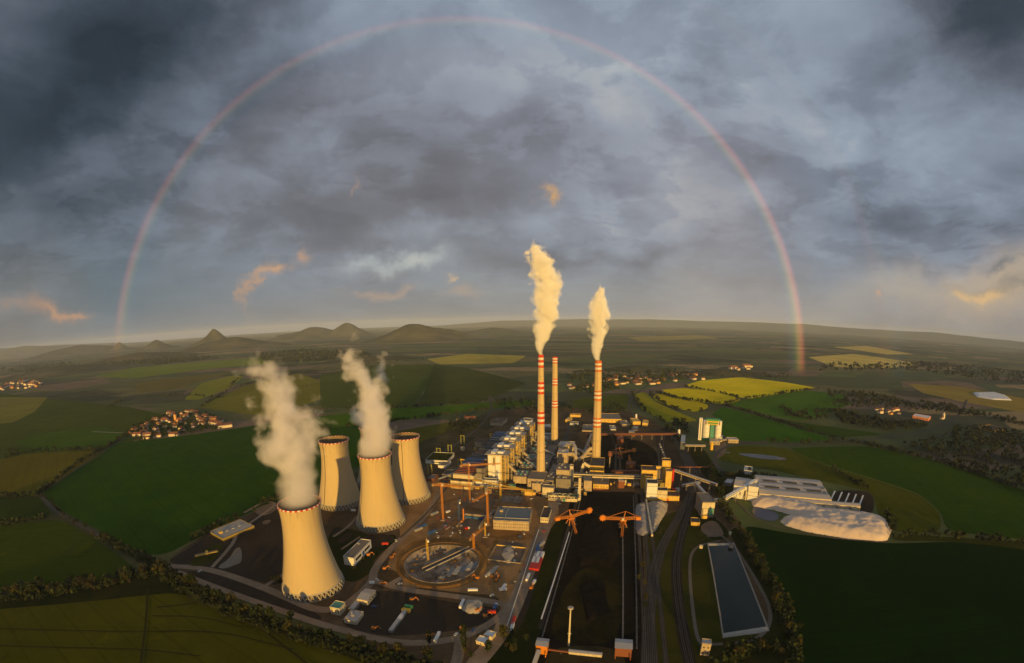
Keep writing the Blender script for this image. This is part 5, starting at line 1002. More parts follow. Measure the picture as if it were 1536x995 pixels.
heap('earth_heap', 'thin ridge of tan earth below the fenced pit', 'heap', [(728, 862), (738, 852), (750, 848), (742, 858), (732, 866)], 2., SAND, seed=6)
heap('coal_heap', 'broad black coal heap filling the far coal yard', 'heap', [(934, 664), (962, 666), (980, 676), (988, 708), (936, 712)], 9, COAL, seed=8, rough=.12); heap('coal_heap', 'black coal heap behind the thick chimney', 'heap', [(898, 655), (920, 655), (920, 708), (900, 708)], 7, COAL, seed=9, rough=.12)
heap('coal_heap', 'low brownish coal heap in the near coal yard under the excavators', 'heap', [(880, 752), (905, 748), (922, 762), (926, 800), (930, 830), (915, 852), (890, 846), (868, 852), (862, 836), (872, 800)], 4, COAL, seed=10, rough=.2)
heap('coal_heap', 'worn low coal heap among weeds at the near end of the yard', 'heap', [(868, 880), (905, 870), (915, 920), (880, 935)], 2.5, COAL, seed=12, rough=.4)
# round foundation of a new cooling tower
cF = G(662.6, 845.5); rF = (math.dist(G(607, 846), G(719, 846)))/2
t = thing('round_foundation', 'round concrete foundation ring of a new cooling tower under construction', 'foundation', (*cF, 0))
MB().lathe([(rF, .2), (rF, 1.6), (rF-1.4, 1.6), (rF-1.4, .75), (.2, .75)], 72).build('floor_slab', S('foundation_floor', (.13, .095, .062), (.36, .29, .22), ns=.06, furrow=True), t)
rg = random.Random(9)
for i in range(26):
    a_, r_ = rg.uniform(0, 6.28), rF*math.sqrt(rg.uniform(.02, .85)); MB().lathe([(rg.uniform(1.2, 3.4), .76), (rg.uniform(.5, 1.), rg.uniform(1.2, 1.9)), (.05, 2.)], 9, r_*math.cos(a_), r_*math.sin(a_)).build('rubble_pile', rg.choice((SAND, BRW, DIRTO)), t)
MB().lathe([(rF+3.0, .3), (rF+4.5, 1.5), (rF+6.5, 1.6), (rF+8.5, .3)], 72, cap=False).build('earth_rim', DIRTO, t)
a, b = G(636, 856), G(706, 823); ang_ = math.atan2(b[1]-a[1], b[0]-a[0]); L_ = math.dist(a, b); mx_, my_ = (a[0]+b[0])/2-cF[0], (a[1]+b[1])/2-cF[1]
for off, m_, hh in ((-3.2, BEI, 1.2), (3.2, CONC, 1.0)): MB().box(mx_-math.sin(ang_)*-off, my_+math.cos(ang_)*-off, .76, L_, .9, hh, ang_).build('channel_wall', m_, t)
MB().box(mx_, my_, .76, L_, 5, .3, ang_).build('channel_floor', DKR, t)
rg = random.Random(5)
SLB = mat('blue_grey_slab', (.16, .17, .18), .8, .1, .2)
for i in range(6): u_, v_ = 6+i*6.2, -22+i*3.6; MB().box(u_, v_, .76, 5.0, 18-i*.8, .25+.05*(i % 3), R(-14)).build('formwork_panel', SLB if i % 2 else CONC, t)
for i in range(9): MB().box(-34+i*2.9, -4+i*1.3, .76, 1.9, 8, .5+.3*(i % 2), R(-16)).build('rebar_mat', STEEL, t)
for i in range(5): MB().box(-3+i*2.6, -27+i*.6, .76, 1.5, 5.5, .9, R(-14)).build('rebar_mat', STEEL, t)
for i in range(4): MB().box(-6+(i % 2)*3, 14+i*4, .76, 9, 2, .5, R(-10)).build('timber_stack', BRW, t)
# half built basement and slabs of the site
t = thing('building_shell', 'unfinished concrete basement walls with blue shuttering among the cranes', 'construction', (*G(700, 787), 0), -PA)
MB().box(6, 20, 0, 30, 1.2, 6).build('wall', CONF, t); MB().box(20.6, 4, 0, 1.2, 30, 6).build('wall', CONF, t); MB().box(4, 17, 0, 24, 1., 3.5).build('shuttering', BLP, t); MB().box(18.8, 3, 0, 1., 24, 3.5).build('shuttering', BLP, t); MB().box(-9, 4, 0, 1.2, 30, 3).build('wall', CONF, t); MB().box(5, 4, .45, 26, 24, .3).build('floor_slab', GRAV, t)
t = thing('concrete_slab', 'pale concrete ground slab with column stubs below the power block', 'construction', (*G(757, 752), 0), -PA); MB().box(8, 6, 0, 30, 22, 1.2).build('floor_slab', CONF, t)
for i in range(8): MB().box(-4+8*(i % 4), 0+12*(i//4), 1.2, 1, 1, 2.5).build('column', CONF, t)
t = thing('concrete_slab', 'low concrete slab edged with timber left of the panel building', 'construction', (*G(742, 775), 0), -PA); MB().box(0, 6, 0, 18, 26, 1.).build('floor_slab', CONF, t); MB().box(0, 6, 1., 8, 10, 1.5).build('timber_stack', BRW, t)
t = thing('fenced_pit', 'rectangular pit edged by a yellow rail right of the round foundation', 'construction', (*G(762, 832), 0), -PA); w2, d2 = 36, 34
for a_, b_, c_, e_ in ((0, -d2/2, w2, 1), (0, d2/2, w2, 1), (-w2/2, 0, 1, d2), (w2/2, 0, 1, d2)): MB().box(a_, b_, 0, c_, e_, 1.6).build('kerb_wall', YEL if b_ > 0 else CONF, t)
for i in range(90):
    px_, py_ = (rg.uniform(655, 700), rg.uniform(772, 808)) if i < 34 else (rg.uniform(672, 800), rg.uniform(738, 760)) if i < 66 else (rg.uniform(728, 790), rg.uniform(812, 880))
    lb = rg.choice(['rebar bundle', 'timber stack', 'formwork stack']); m_ = [STEEL, WHT, REDM, CONC, BRW][i % 5]; t_ = thing('material_stack', 'x', 'building material', (*G(px_, py_), 0), rg.uniform(0, 3)); w3 = rg.uniform(2.2, 5); 
    for k in range(2): MB().box(0, 0, .5*k, w3*(1-.2*k), 1.6, .48).build('layer', m_, t_)
    tag(t_, 'small stack of building material lying among the tower cranes', 'building material', 'scattered material stacks on the crane site')
# ------------------------------------------------------------------ tower cranes
def lattice(mb, a, b, w_, n_, t=.24):
    a, b = Vector(a), Vector(b); d = (b-a).normalized(); up = Vector((0, 0, 1)) if abs(d.z) < .9 else Vector((0, 1, 0)); r_ = d.cross(up).normalized()*w_/2; u_ = r_.cross(d).normalized()*w_/2
    cs = [r_+u_, -r_+u_, -r_-u_, r_-u_]
    for c in cs: mb.beam(a+c, b+c, t)
    for k in range(n_):
        p, q = a+(b-a)*(k/n_), a+(b-a)*((k+1)/n_)
        for i in range(4): mb.beam(p+cs[i], q+cs[(i+1) % 4], t*.7)
    return mb
def tcrane(label, bx_, by_, ty_, jib, cj, yaw, m_=ORC, w_=1.7, luff=0.):
    x, y = G(bx_, by_); h = HT(bx_, by_, ty_); t_ = thing('tower_crane', label, 'tower crane', (x, y, 0), yaw, 'tower cranes on the building site'); hj = h-4
    MB().box(0, 0, 0, 5.5, 5.5, 1.5).build('foot', CONF, t_)
    lattice(MB(), (0, 0, 1.5), (0, 0, hj), w_, max(6, int(h/2.5))).build('mast', m_, t_); MB().box(1.6, 0, hj-.5, 1.8, 1.8, 2.4).build('cab', WHT, t_)
    lattice(MB(), (0, 0, hj), (0, 0, h), w_*.6, 2).build('tower_top', m_, t_)
    if jib:
        lattice(MB(), (0, 0, hj), (jib*math.cos(luff), 0, hj+jib*math.sin(luff)), 1.5, max(6, int(jib/2.6)), .3).build('jib', m_, t_); lattice(MB(), (0, 0, hj), (-cj, 0, hj), 1.5, 4, .3).build('counter_jib', m_, t_); MB().box(-cj+1.5, 0, hj-2.2, 3, 1.6, 2.6).build('counterweight', CONF, t_)
        MB().beam((0, 0, h), (jib*.65*math.cos(luff), 0, hj+jib*.65*math.sin(luff)+.8), .18).beam((0, 0, h), (-cj*.9, 0, hj+.8), .18).build('tie_bar', m_, t_)
        MB().box(jib*.6, 0, hj-1.2, 1.2, 1, .6).beam((jib*.6, 0, hj-1.2), (jib*.6, 0, hj-12), .12).build('hook', STEEL, t_)
    return t_
def yawto(bx_, by_, ty_, px_, py_):
    x, y = G(bx_, by_); z = HT(bx_, by_, ty_)-4; a = G(px_, py_, z); return math.atan2(a[1]-y, a[0]-x), math.dist(a, (x, y))
y_, L1 = yawto(665, 781, 725, 694, 732.5); tcrane('orange tower crane nearest the right hand cooling tower', 665, 781, 724, L1, 13, y_)
y_, L1 = yawto(705, 755, 696, 733, 698.5); tcrane('tall orange tower crane in front of the turbine hall', 705, 755, 694, 45, 12, y_)
y_, L1 = yawto(732, 788, 738, 712, 753); tcrane('tower crane beside the beige panel building with its jib toward the pit', 732, 788, 736, 30, 9, y_)
y_, L1 = yawto(751, 752, 724, 795, 736.5); tcrane('rearmost tower crane with a very long yellow jib before the office block', 751, 752, 724, 52, 48, y_, YLW)
tcrane('slim yellow tower crane mast standing inside the round foundation', 642.6, 842, 808, 0, 0, 0, YLW, 1.6); y_, L1 = yawto(711, 825, 800, 724, 793); tcrane('brown orange tower crane at the edge of the round foundation', 711, 825, 800, 26, 8, y_)
tcrane('short orange mast beside the beige panel building corner', 728, 806, 783, 0, 0, 0, YLW, 1.4); tcrane('blue lattice mast of a piling rig among material stacks', 689, 780, 751, 0, 0, .2, BLP, 1.5)
t = thing('piling_rig', 'orange tapered piling rig beside the blue mast', 'piling rig', (*G(693, 784), 0), .4); MB().box(0, 0, .8, 5, 3, 2.2).build('body', ORG, t); MB().box(0, -1.3, 0, 5.4, .8, 1.).build('track', STEEL, t); MB().box(0, 1.3, 0, 5.4, .8, 1.).build('track', STEEL, t); MB().beam((2, 0, 1), (2.4, 0, 19), 1.4, 1.4).build('mast', ORG, t)
# ------------------------------------------------------------------ bucket wheel reclaimers on rails
def reclaimer(label, px, py, yaw, up=.16):
    t_ = thing('bucket_wheel_reclaimer', label, 'coal excavator', (*G(px, py), 0), yaw, 'orange bucket wheel reclaimers')
    for a in (-4, 4):
        for b in (-4, 4): MB().box(a, b, 0, 3.4, 1.4, 1.6).build('bogie', STEEL, t_); MB().beam((a, b, 1.6), (a*.5, b*.5, 8), .9).build('leg', ORG, t_)
    MB().box(0, 0, 8, 7.5, 6.5, 2.2).build('turntable', ORG, t_); MB().box(1, 2.8, 10.2, 3, 2.6, 3).build('cab', WH, t_)
    lattice(MB(), (0, 0, 11), (25, 0, 11+25*up), 2.6, 9, .5).build('boom', ORG, t_); lattice(MB(), (0, 0, 11), (-19, 0, 12), 2.6, 6, .5).build('counter_boom', ORG, t_); MB().box(-19, 0, 9.5, 6, 5, 4.2).build('counterweight', ORG, t_)
    MB().beam((0, 1.6, 10), (-2.5, 0, 21), .7).beam((0, -1.6, 10), (-2.5, 0, 21), .7).build('tower_frame', ORG, t_); MB().beam((-2.5, 0, 21), (19, 0, 12.5+19*up), .35).beam((-2.5, 0, 21), (-18, 0, 13.5), .35).build('stay_cable', ORG, t_)
    w3 = MB(); zc = 11+26*up
    w3.tube([(26, -.9, zc), (26, .9, zc)], 3.2, 20)
    for k in range(8): a = 2*math.pi*k/8; w3.box(26+3.7*math.cos(a), 0, zc+3.7*math.sin(a)-.6, 1.3, 2.2, 1.2)
    w3.build('bucket_wheel', ORG, t_); return t_
r1 = reclaimer('orange bucket wheel reclaimer at the left edge of the coal yard', 856, 787, R(18)); lattice(MB(), (0, -3, 8), (-6, -28, 2.5), 2.2, 8, .45).build('trailer_belt', ORG, r1)
r2 = reclaimer('orange bucket wheel reclaimer on the right rails of the coal yard', 934, 790, R(176), .05); lattice(MB(), (0, 3, 8), (6, 30, 2.0), 2.4, 8, .45).build('trailer_belt', ORG, r2)
r3 = reclaimer('small far reclaimer with a thin boom over the black coal', 930, 688, R(-3), .2); r4 = reclaimer('rusty far stacker near the gallery in the far coal yard', 945, 704, R(80), .1)
t = bpx('brick red drive house on the far coal yard gallery', 'drive station', (939, 697), (952.5, 698), (950, 692.5), 14, wall=BRK, roof=BRK, name='drive_station'); bpx('red drive house at the far end of the coal rails', 'drive station', (925, 659.5), (935, 660), (935, 655.5), 12, wall=BRK, roof=BRK, name='drive_station')
bpx('red and white box on the rails under the conveyor bridge', 'drive station', (928, 722), (937, 722), (937, 716.5), 12, wall=BRK, roof=WHT, name='drive_station'); bpx('brown brick house in front of the thick chimney with an orange wall', 'plant building', (890, 727), (913, 728), (913, 715), 9, wall=YEL, roof=GRY, name='control_house', rows=((5, 5, 1.6, 1.2),), bands=((.02, 3, BRK),)); bpx('grey hopper tower left of the brown control house', 'plant building', (876, 722), (888, 722.5), (888, 712), 17, wall=BEI, roof=GRY, name='hopper_tower')
t = thing('water_tower', 'small rusty elevated tank on a pale column by the far coal', 'tank', (*G(914, 706), 0)); MB().tube([(0, 0, 0), (0, 0, 25)], .9, 10).build('column', BEI, t); MB().lathe([(.9, 24), (3.6, 27), (3.6, 31), (.5, 33)], 18).build('tank', BRK, t)
# rail wagons
for i in range(7):
    k = i/6; px_, py_ = 989.5+(999-989.5)*k, 668+(692-668)*k; x, y = G(px_, py_); t_ = thing('coal_wagon', 'x', 'rail wagon', (x, y, .4), R(72)); MB().box(0, 0, 1.1, 12, 2.9, 2.6).build('tub', LGR if i % 2 == 0 else WHT, t_); MB().box(0, 0, 3.71, 10.6, 2.2, .05).build('load', COAL, t_); MB().box(-4, 0, 0, 2.6, 2.2, 1.).build('bogie', STEEL, t_); MB().box(4, 0, 0, 2.6, 2.2, 1.).build('bogie', STEEL, t_)
    tag(t_, ['farthest', 'second farthest', 'third farthest', 'middle', 'third nearest', 'second nearest', 'nearest'][i]+' rail wagon of the short train beside the far coal heap', 'rail wagon', 'wagons of the short train')
# ------------------------------------------------------------------ vehicles, containers, cabins
def rigtruck(m_body, m_cab, L_=7.5):
    r = thing('truck', 'x', 'truck'); MB().box(-.6, 0, 1.1, L_-2.2, 2.5, 2.1).build('cargo_box', m_body, r); MB().box(L_/2-.9, 0, .7, 1.9, 2.4, 2.3).build('cab', m_cab, r); MB().box(L_/2+.06, 0, 1.9, .1, 2., .8).build('windscreen', WIN, r)
    for a in (-L_/2+1.2, L_/2-1.4):
        for b in (-1.1, 1.1): MB().tube([(a, b-.18, .5), (a, b+.18, .5)], .5, 12).build('wheel', STEEL, r)
    return reg(r)
def digger(m_):
    r = thing('excavator', 'x', 'excavator'); MB().box(-.3, 0, 1., 3.4, 2.6, 1.8).build('body', m_, r); MB().box(.8, .7, 2.8, 1.3, 1.1, 1.).build('cab', WIN, r)
    for b in (-1.1, 1.1): MB().box(0, b, 0, 4, .7, .95).build('track', STEEL, r)
    MB().beam((1.3, -.3, 2), (4.2, -.3, 4.6), .6).build('boom', m_, r); MB().beam((4.2, -.3, 4.6), (6.2, -.3, 1.6), .45).build('dipper_arm', m_, r); MB().box(6.2, -.3, .5, 1.1, 1.2, 1.1).build('bucket', STEEL, r); return reg(r)
def car(m_):
    r = thing('parked_car', 'x', 'car'); MB().box(0, 0, .35, 4.4, 1.8, .7).build('body', m_, r); MB().box(-.2, 0, 1.05, 2.4, 1.6, .55, taper=.85).build('glasshouse', WIN, r); MB().box(-.2, 0, 1.6, 1.9, 1.35, .06).build('roof', m_, r)
    for a in (-1.4, 1.4):
        for b in (-.8, .8): MB().tube([(a, b-.1, .33), (a, b+.1, .33)], .33, 10).build('wheel', STEEL, r)
    return reg(r)
def contr(m_, L_=12.2):
    r = thing('shipping_container', 'x', 'container'); mb_ = MB().box(0, 0, .1, L_, 2.44, 2.6); mb_.build('body', m_, r); MB().box(L_/2+.03, 0, .2, .06, 2.2, 2.4).build('door', m_, r)
    m2 = MB()
    for i in range(int(L_/1.2)): m2.box(-L_/2+.9+i*1.15, 0, .2, .3, 2.56, 2.4)
    m2.build('corrugation', m_, r); return reg(r)
protos = {}
def place(kind, key, px, py, yaw, label, group, z=0.32, **k):
    f = {'truck': rigtruck, 'dig': digger, 'car': car, 'cont': contr}[kind]; kk = (kind, key)
    if kk not in protos:
        o = protos[kk] = f(*k['a'])
    else: o = copy_tree(protos[kk])
    x, y = G(px, py); o.location = (x, y, z); o.rotation_euler = (0, 0, yaw); cat = {'truck': 'truck', 'dig': 'excavator', 'car': 'car', 'cont': 'container'}[kind]; tag(o, label, cat, group); return o
A_ = -PA
for px, py, yw, lb in ((574, 877.5, -.3, 'orange excavator working at the road fork below the middle tower'), (577, 855, .3, 'orange excavator on the brown earth left of the round foundation'), (618, 902, .1, 'yellow orange excavator in the middle of the dark yard'), (740, 867, .6, 'yellow excavator on earth above the white lorry'), (716, 869, 2.8, 'yellow excavator at the lower right of the round foundation'), (745, 872, 1.2, 'yellow wheel loader shaped excavator close to the white trucks'),
                       (643, 957, .2, 'orange excavator parked beside the pale green cabin on the perimeter road'), (693, 945, -1., 'red orange excavator near the dark trees of the yard'), (553, 834, .2, 'yellow excavator beside the white pump house'), (561, 945, 0., 'red orange excavator low in the dark yard'), (797, 884, 1.2, 'excavator at the end of the container row'), (588, 838, 1., 'yellow excavator beside the long dirt road'), (728, 926, .4, 'brown yellow excavator below the sand heap'), (716, 918, .5, 'orange excavator left of the red truck'), (950, 656, .4, 'orange excavator by the far conveyor bridge'), (962, 655, 2., 'second orange excavator by the far conveyor bridge')):
    place('dig', 0, px, py, yw, lb, 'excavators on the building site', a=(ORG,))
for px, py, yw, lb, c in ((709, 888, .05, 'white lorry with a long yellow box driving on the lower site road', (WHT, WHT, 10.)), (756, 883, 1.2, 'white lorry parked beside another near the long site road', (WHT, WHT, 8.)), (754, 887, .2, 'white lorry parked lengthwise at the long site road', (WHT, WHT, 8.)), (558, 877, .2, 'small white lorry above the cream sheds', (WHT, WHT, 6.)), (737, 921, .1, 'red lorry beside the sand heap', (REDM, REDM, 8.)), (743, 913, 1.3, 'blue and white lorry right of the sand heap', (BLP, WHT, 8.)), (801, 876, 1.2, 'white and blue lorry below the container row', (WHT, BLP, 9.)), (577.6, 818, .2, 'bright red fire engine parked above the pump house', (REDM, REDM, 8.)), (530, 768, .1, 'white lorry between the two rear cooling towers', (WHT, WHT, 7.)), (700, 795, .6, 'red lorry among the cranes', (REDM, WHT, 7.)), (672, 770, 1.0, 'white lorry beside the steel stacks', (WHT, WHT, 7.)), (797, 741, .1, 'white van size lorry before the grey chimney base house', (WHT, WHT, 7.)), (811, 742.5, .1, 'orange lorry before the chimney base house', (ORG, ORG, 7.))):
    place('truck', lb, px, py, yw, lb, 'lorries on the plant grounds', a=c)
cw = [(561, 911, 'white car alone on the dark yard'), (600, 877, 'white car at the fork of the site road'), (738, 894.5, 'white car beside the lower site road'), (684, 953, 'white car on the perimeter road edge'), (710, 947, 'white car near the dark poplar'), (733, 803, 'white car below the panel building'), (786, 802, 'white car right of the panel building corner'), (594, 812, 'white car on the dirt road by the middle tower'), (566, 871, 'white car on the bend below the pump house'), (816, 798, 'red car near the cream office'), (780, 806, 'dark car near the long site road'), (668, 790, 'blue car near the steel stacks'), (839, 757, 'white car under the yellow stair tower'), (776, 747, 'white car beside the concrete slab'), (300, 858, 'white car on the western asphalt')]
for i, (px, py, lb) in enumerate(cw): place('car', 'r' if 'red' in lb else 'b' if ('blue' in lb or 'dark' in lb) else 'w', px, py, .3*i, lb, 'cars on the plant grounds', a=((REDM if 'red' in lb else BLP if ('blue' in lb or 'dark' in lb) else WHT),))
v0 = UV(801, 852)
cols_ = ['grey', 'grey', 'grey', 'red']
for i in range(4):
    for j in range(3):
        c = 'red' if (j == 0 or i == 3 and j == 1) else ('white' if (i+j) % 2 else 'grey'); x, y = XY(v0[0]-3+i*2.6, v0[1]+j*12.6)
        o = place('cont', c, 800, 850, 0, 'x', 'container block beside the long site road', a=({'red': REDM, 'white': WHT, 'grey': LGR}[c],)); o.location = (x, y, .32); o.rotation_euler = (0, 0, math.pi/2-PA); tag(o, f"{c} container, {['near', 'middle', 'far'][j]} row and {['first', 'second', 'third', 'fourth'][i]} from the road in the container block")
for i, (px, py, c, lb) in enumerate(((807, 822, 'blue', 'blue container at the upper end of the container block'), (813, 818, 'grey', 'grey container at the far upper end of the container block'), (792, 868, 'white', 'white container just below the red ones'), (806, 829, 'blue', 'second blue container above the grey ones'), (648, 800, 'blue', 'blue container beside the steel stacks near the dirt road'), (634, 791, 'blue', 'bright blue container behind the dirt road'), (628, 796, 'grey', 'grey container behind the dirt road'), (770, 934, 'red', 'red container at the lower end of the long road'), (768, 944, 'white', 'white container at the lower end of the long road'), (652, 772, 'grey', 'grey container on the left of the crane site'), (693, 908, 'white', 'white container standing at the left foot of the sand heap'), (656, 958, 'white', 'pale green white container on the perimeter road edge'))):
    o = place('cont', c, px, py, [R(70), R(60), R(75), R(70), R(50), R(50), R(50), R(80), R(80), R(50), R(80), R(80)][i], lb, 'single containers', a=({'red': REDM, 'white': WHT, 'grey': LGR, 'blue': BLP}[c],))
a0, a1 = G(589, 946), G(613, 913)
for i in range(7):
    k = i/6; x, y = a0[0]+(a1[0]-a0[0])*k, a0[1]+(a1[1]-a0[1])*k; c = ['grey', 'grey', 'grey', 'white', 'grey', 'yellow', 'green'][i]; o = place('cont', c if c != 'white' else 'white', 590, 940, 0, 'x', 'diagonal row of containers in the dark yard', a=({'grey': LGR, 'yellow': YLW, 'green': GRN, 'white': WHT}[c],)); o.location = (x, y, .32); o.rotation_euler = (0, 0, math.atan2(a1[1]-a0[1], a1[0]-a0[0])+(math.pi/2 if i > 4 else 0)); o.scale = (.62, 1.5, 1.1); tag(o, ['lowest grey container', 'second grey container from the bottom', 'third grey container from the bottom', 'white container in the middle', 'last grey container', 'yellow container near the top', 'green container at the top'][i]+' of the diagonal row in the dark yard')

# small tanks, pumps, fans and racks standing everywhere between the big houses of the power block
rg = random.Random(77); CLU = {}
def clutter(kind):
    if kind in CLU: return copy_tree(CLU[kind])
    if kind == 'small_tank': r = thing(kind, 'x', 'tank'); MB().lathe([(1.7, 0), (1.7, 4.4), (.2, 5.2)], 14).build('tank', LGR, r); MB().beam((1.8, 0, 0), (1.8, 0, 4.6), .4).build('ladder', MGR, r)
    elif kind == 'pump_cabin': r = thing(kind, 'x', 'cabin'); MB().box(0, 0, 0, 4.4, 3.2, 3.2).build('wall', YEL, r); MB().box(0, 0, 3.2, 4.8, 3.6, .25).build('roof', GRY, r)
    elif kind == 'fan_unit': r = thing(kind, 'x', 'machine'); MB().tube([(-1.6, 0, 1.6), (1.6, 0, 1.6)], 1.5, 14).build('casing', BEI, r); MB().box(2.6, 0, 0, 2, 1.6, 2).build('motor', TEAL, r)
    else:
        r = thing(kind, 'x', 'pipe rack')
        for b in (-.8, 0, .8): MB().beam((-8, b, 4.4), (8, b, 4.4), .5).build('pipe', LGR, r)
        for a in (-7, 0, 7): MB().box(a, 0, 0, .5, 2.6, 4.1).build('trestle', MGR, r)
    CLU[kind] = reg(r); return r
CL = {'small_tank': 'small pale tank standing between the large houses of the power block', 'pump_cabin': 'small yellow cabin standing between the large houses of the power block', 'fan_unit': 'beige fan unit with a teal motor between the dust filters and flue ducts', 'pipe_rack': 'short pipe rack with three pipes in the power block'}
for i in range(110):
    kind = rg.choice(list(CL)); z = 0.3
    u_, v_ = rg.choice(((rg.uniform(-46, -38), rg.uniform(-40, 200)), (rg.uniform(-14, 14), rg.uniform(-60, 10)), (rg.uniform(8, 60), rg.uniform(-44, 160)), (rg.uniform(-160, -132), rg.uniform(-40, 180)), (rg.uniform(100, 156), rg.uniform(-2, 10)), (rg.uniform(60, 76), rg.uniform(-60, 80)), (rg.uniform(-130, 20), rg.uniform(-62, -54))))
    o = clutter(kind); o.location = (*XY(u_, v_), z); o.rotation_euler = (0, 0, -PA+rg.choice((0, math.pi/2))); q_ = rg.uniform(.8, 1.5); o.scale = (q_, q_, q_*rg.uniform(.9, 1.5)); tag(o, CL[kind], None, kind.replace('_', ' ')+'s of the power block')
# ------------------------------------------------------------------ trees, hedges, woods
def leaf(name, c1, c2, rnd=.3):
    m_ = bpy.data.materials.new(name); m_.use_nodes = True; q = N(m_.node_tree); b = m_.node_tree.nodes['Principled BSDF']
    t = q.new('ShaderNodeTexCoord').outputs['Object']; g = q.new('ShaderNodeNewGeometry').outputs['Random Per Island']; oi = q.new('ShaderNodeObjectInfo').outputs['Random']
    f = q.m('ADD', q.m('MULTIPLY', g, .6), q.m('MULTIPLY', q.noise(t, .05, 4, .6), .5)); c = q.mix(f, c1, c2)
    sn = q.new('ShaderNodeVectorMath', operation='SCALE'); q.lk(c, sn.inputs[0]); q.lk(q.m('ADD', 1-rnd, q.m('MULTIPLY', oi, 2*rnd)), sn.inputs['Scale']); q.lk(sn.outputs[0], b.inputs['Base Color'])
    b.inputs['Roughness'].default_value = .8; b.inputs['Specular IOR Level'].default_value = .15; return m_
LF = [leaf('leaf_dark', (.010, .018, .003), (.035, .042, .006)), leaf('leaf_olive', (.022, .026, .004), (.070, .055, .009)), leaf('leaf_poplar', (.008, .016, .003), (.028, .036, .005))]
BARK = mat('bark', (.09, .065, .045), .9, 1., .3)
def crown(rg, rx, rz, zc, nf, sz, clumps=9, col=False):
    vs = []; fs = []; cs = []
    for k in range(clumps):
        a, e, r_ = rg.uniform(0, 2*math.pi), rg.uniform(-.9, 1.), rg.uniform(.15, .72); q = math.sqrt(max(0, 1-e*e)); cs.append((rx*r_*q*math.cos(a), rx*r_*q*math.sin(a), zc+rz*e*.68, rg.uniform(.34, .55)))
    for i in range(nf):
        if col: z_ = rg.uniform(-1, 1); w_ = rx*(math.cos(z_*1.35)**.7)*rg.uniform(.3, 1.)*rg.choice((1, 1, 1.15)); a = rg.uniform(0, 2*math.pi); p = Vector((w_*math.cos(a), w_*math.sin(a), zc+rz*z_))
        else:
            c = cs[i % clumps]; d = Vector((rg.gauss(0, 1), rg.gauss(0, 1), rg.gauss(0, 1))).normalized(); k = rg.uniform(.55, 1.05)*c[3]; p = Vector((c[0]+d.x*k*rx, c[1]+d.y*k*rx, c[2]+d.z*k*rz*.9))
        n_ = Vector((rg.gauss(0, 1), rg.gauss(0, 1), rg.gauss(0, 1)+.3)).normalized(); u_ = n_.orthogonal().normalized(); v_ = n_.cross(u_); s_ = sz*rg.uniform(.6, 1.3); b_ = len(vs)
        vs += [p+u_*s_, p+v_*s_*.8, p-u_*s_*.9, p-v_*s_]; fs.append((b_, b_+1, b_+2, b_+3))
    return vs, fs
def mk_tree(kind, seed):
    rg = random.Random(seed)
    if kind == 'poplar_tree': h = 17; vs, fs = crown(rg, 2.4, 8., 9.6, 260, .75, col=True); m_ = LF[2]
    elif kind == 'bush': h = 3; vs, fs = crown(rg, 2.4, 1.7, 1.6, 90, .6, 6); m_ = LF[seed % 2]
    else: h = 9; vs, fs = crown(rg, 4.4, 4.0, 6.2, 230, .85, 10); m_ = LF[seed % 2]
    r = thing(kind, 'x', 'tree' if kind != 'bush' else 'bush'); MB().tube([(0, 0, 0), (.15, .05, h*.3), (0, 0, h*.62)], .3, 7, rs=[.34, .24, .1]).beam((0, 0, h*.3), (1.2, .4, h*.5), .16).beam((0, 0, h*.34), (-1.0, .7, h*.55), .15).build('trunk', BARK, r)
    MB().add(vs, fs).build('crown', m_, r); return reg(r)
TP = {}
for k_ in ('deciduous_tree', 'poplar_tree', 'bush'): TP[k_] = [mk_tree(k_, s_) for s_ in ((1, 2, 3, 4) if k_ == 'deciduous_tree' else (5, 6))]
used_t = set(); rt = random.Random(11)
def put_tree(kind, x, y, label, group, s_=1.):
    p = rt.choice(TP[kind]); 
    if p.name in used_t: o = copy_tree(p)
    else: o = p; used_t.add(p.name)
    k = s_*rt.uniform(.6, 1.55); o.location = (x, y, .2); o.rotation_euler = (0, 0, rt.uniform(0, 6.28)); o.scale = (k*rt.uniform(.85, 1.2), k*rt.uniform(.85, 1.2), k*rt.uniform(.8, 1.2)); tag(o, label, 'bush' if kind == 'bush' else 'tree', group)
def row(kind, pts, n_, label, group, jit=5., s_=1., mixk=None):
    p = pxp(pts); L_ = [math.dist(a, b) for a, b in zip(p, p[1:])]; tot = sum(L_)
    for i in range(n_):
        d = tot*(i+rt.uniform(-.3, .8))/n_; k = 0
        while k < len(L_)-1 and d > L_[k]: d -= L_[k]; k += 1
        t_ = max(0, min(1, d/L_[k])); x, y = p[k][0]+(p[k+1][0]-p[k][0])*t_, p[k][1]+(p[k+1][1]-p[k][1])*t_
        put_tree(mixk if (mixk and rt.random() < .3) else kind, x+rt.uniform(-jit, jit), y+rt.uniform(-jit, jit), label, group, s_)
row('deciduous_tree', [(-20, 898), (60, 892), (130, 884), (205, 868), (246, 852)], 48, 'leafy tree in the dense hedge between the two lower left fields', 'trees of the lower left hedge', 7, 1.15)
row('deciduous_tree', [(62, 742), (110, 785), (160, 812), (200, 832), (232, 846)], 30, 'small tree lining the country road on the left', 'trees along the country road', 4, .7, 'bush')
row('deciduous_tree', [(240, 856), (290, 885), (340, 908), (420, 938), (480, 956), (530, 969), (600, 985), (670, 992)], 66, 'leafy tree in the belt outside the perimeter road of the plant', 'trees outside the perimeter road', 5, .95, 'bush')
row('poplar_tree', [(642, 962), (645, 968)], 1, 'tall dark poplar standing beside the perimeter road left of the white cabins', 'poplars of the perimeter', 0, 1.0); row('poplar_tree', [(697, 975), (699, 990)], 1, 'tall dark poplar directly left of the two white cabins', 'poplars of the perimeter', 0, .9)
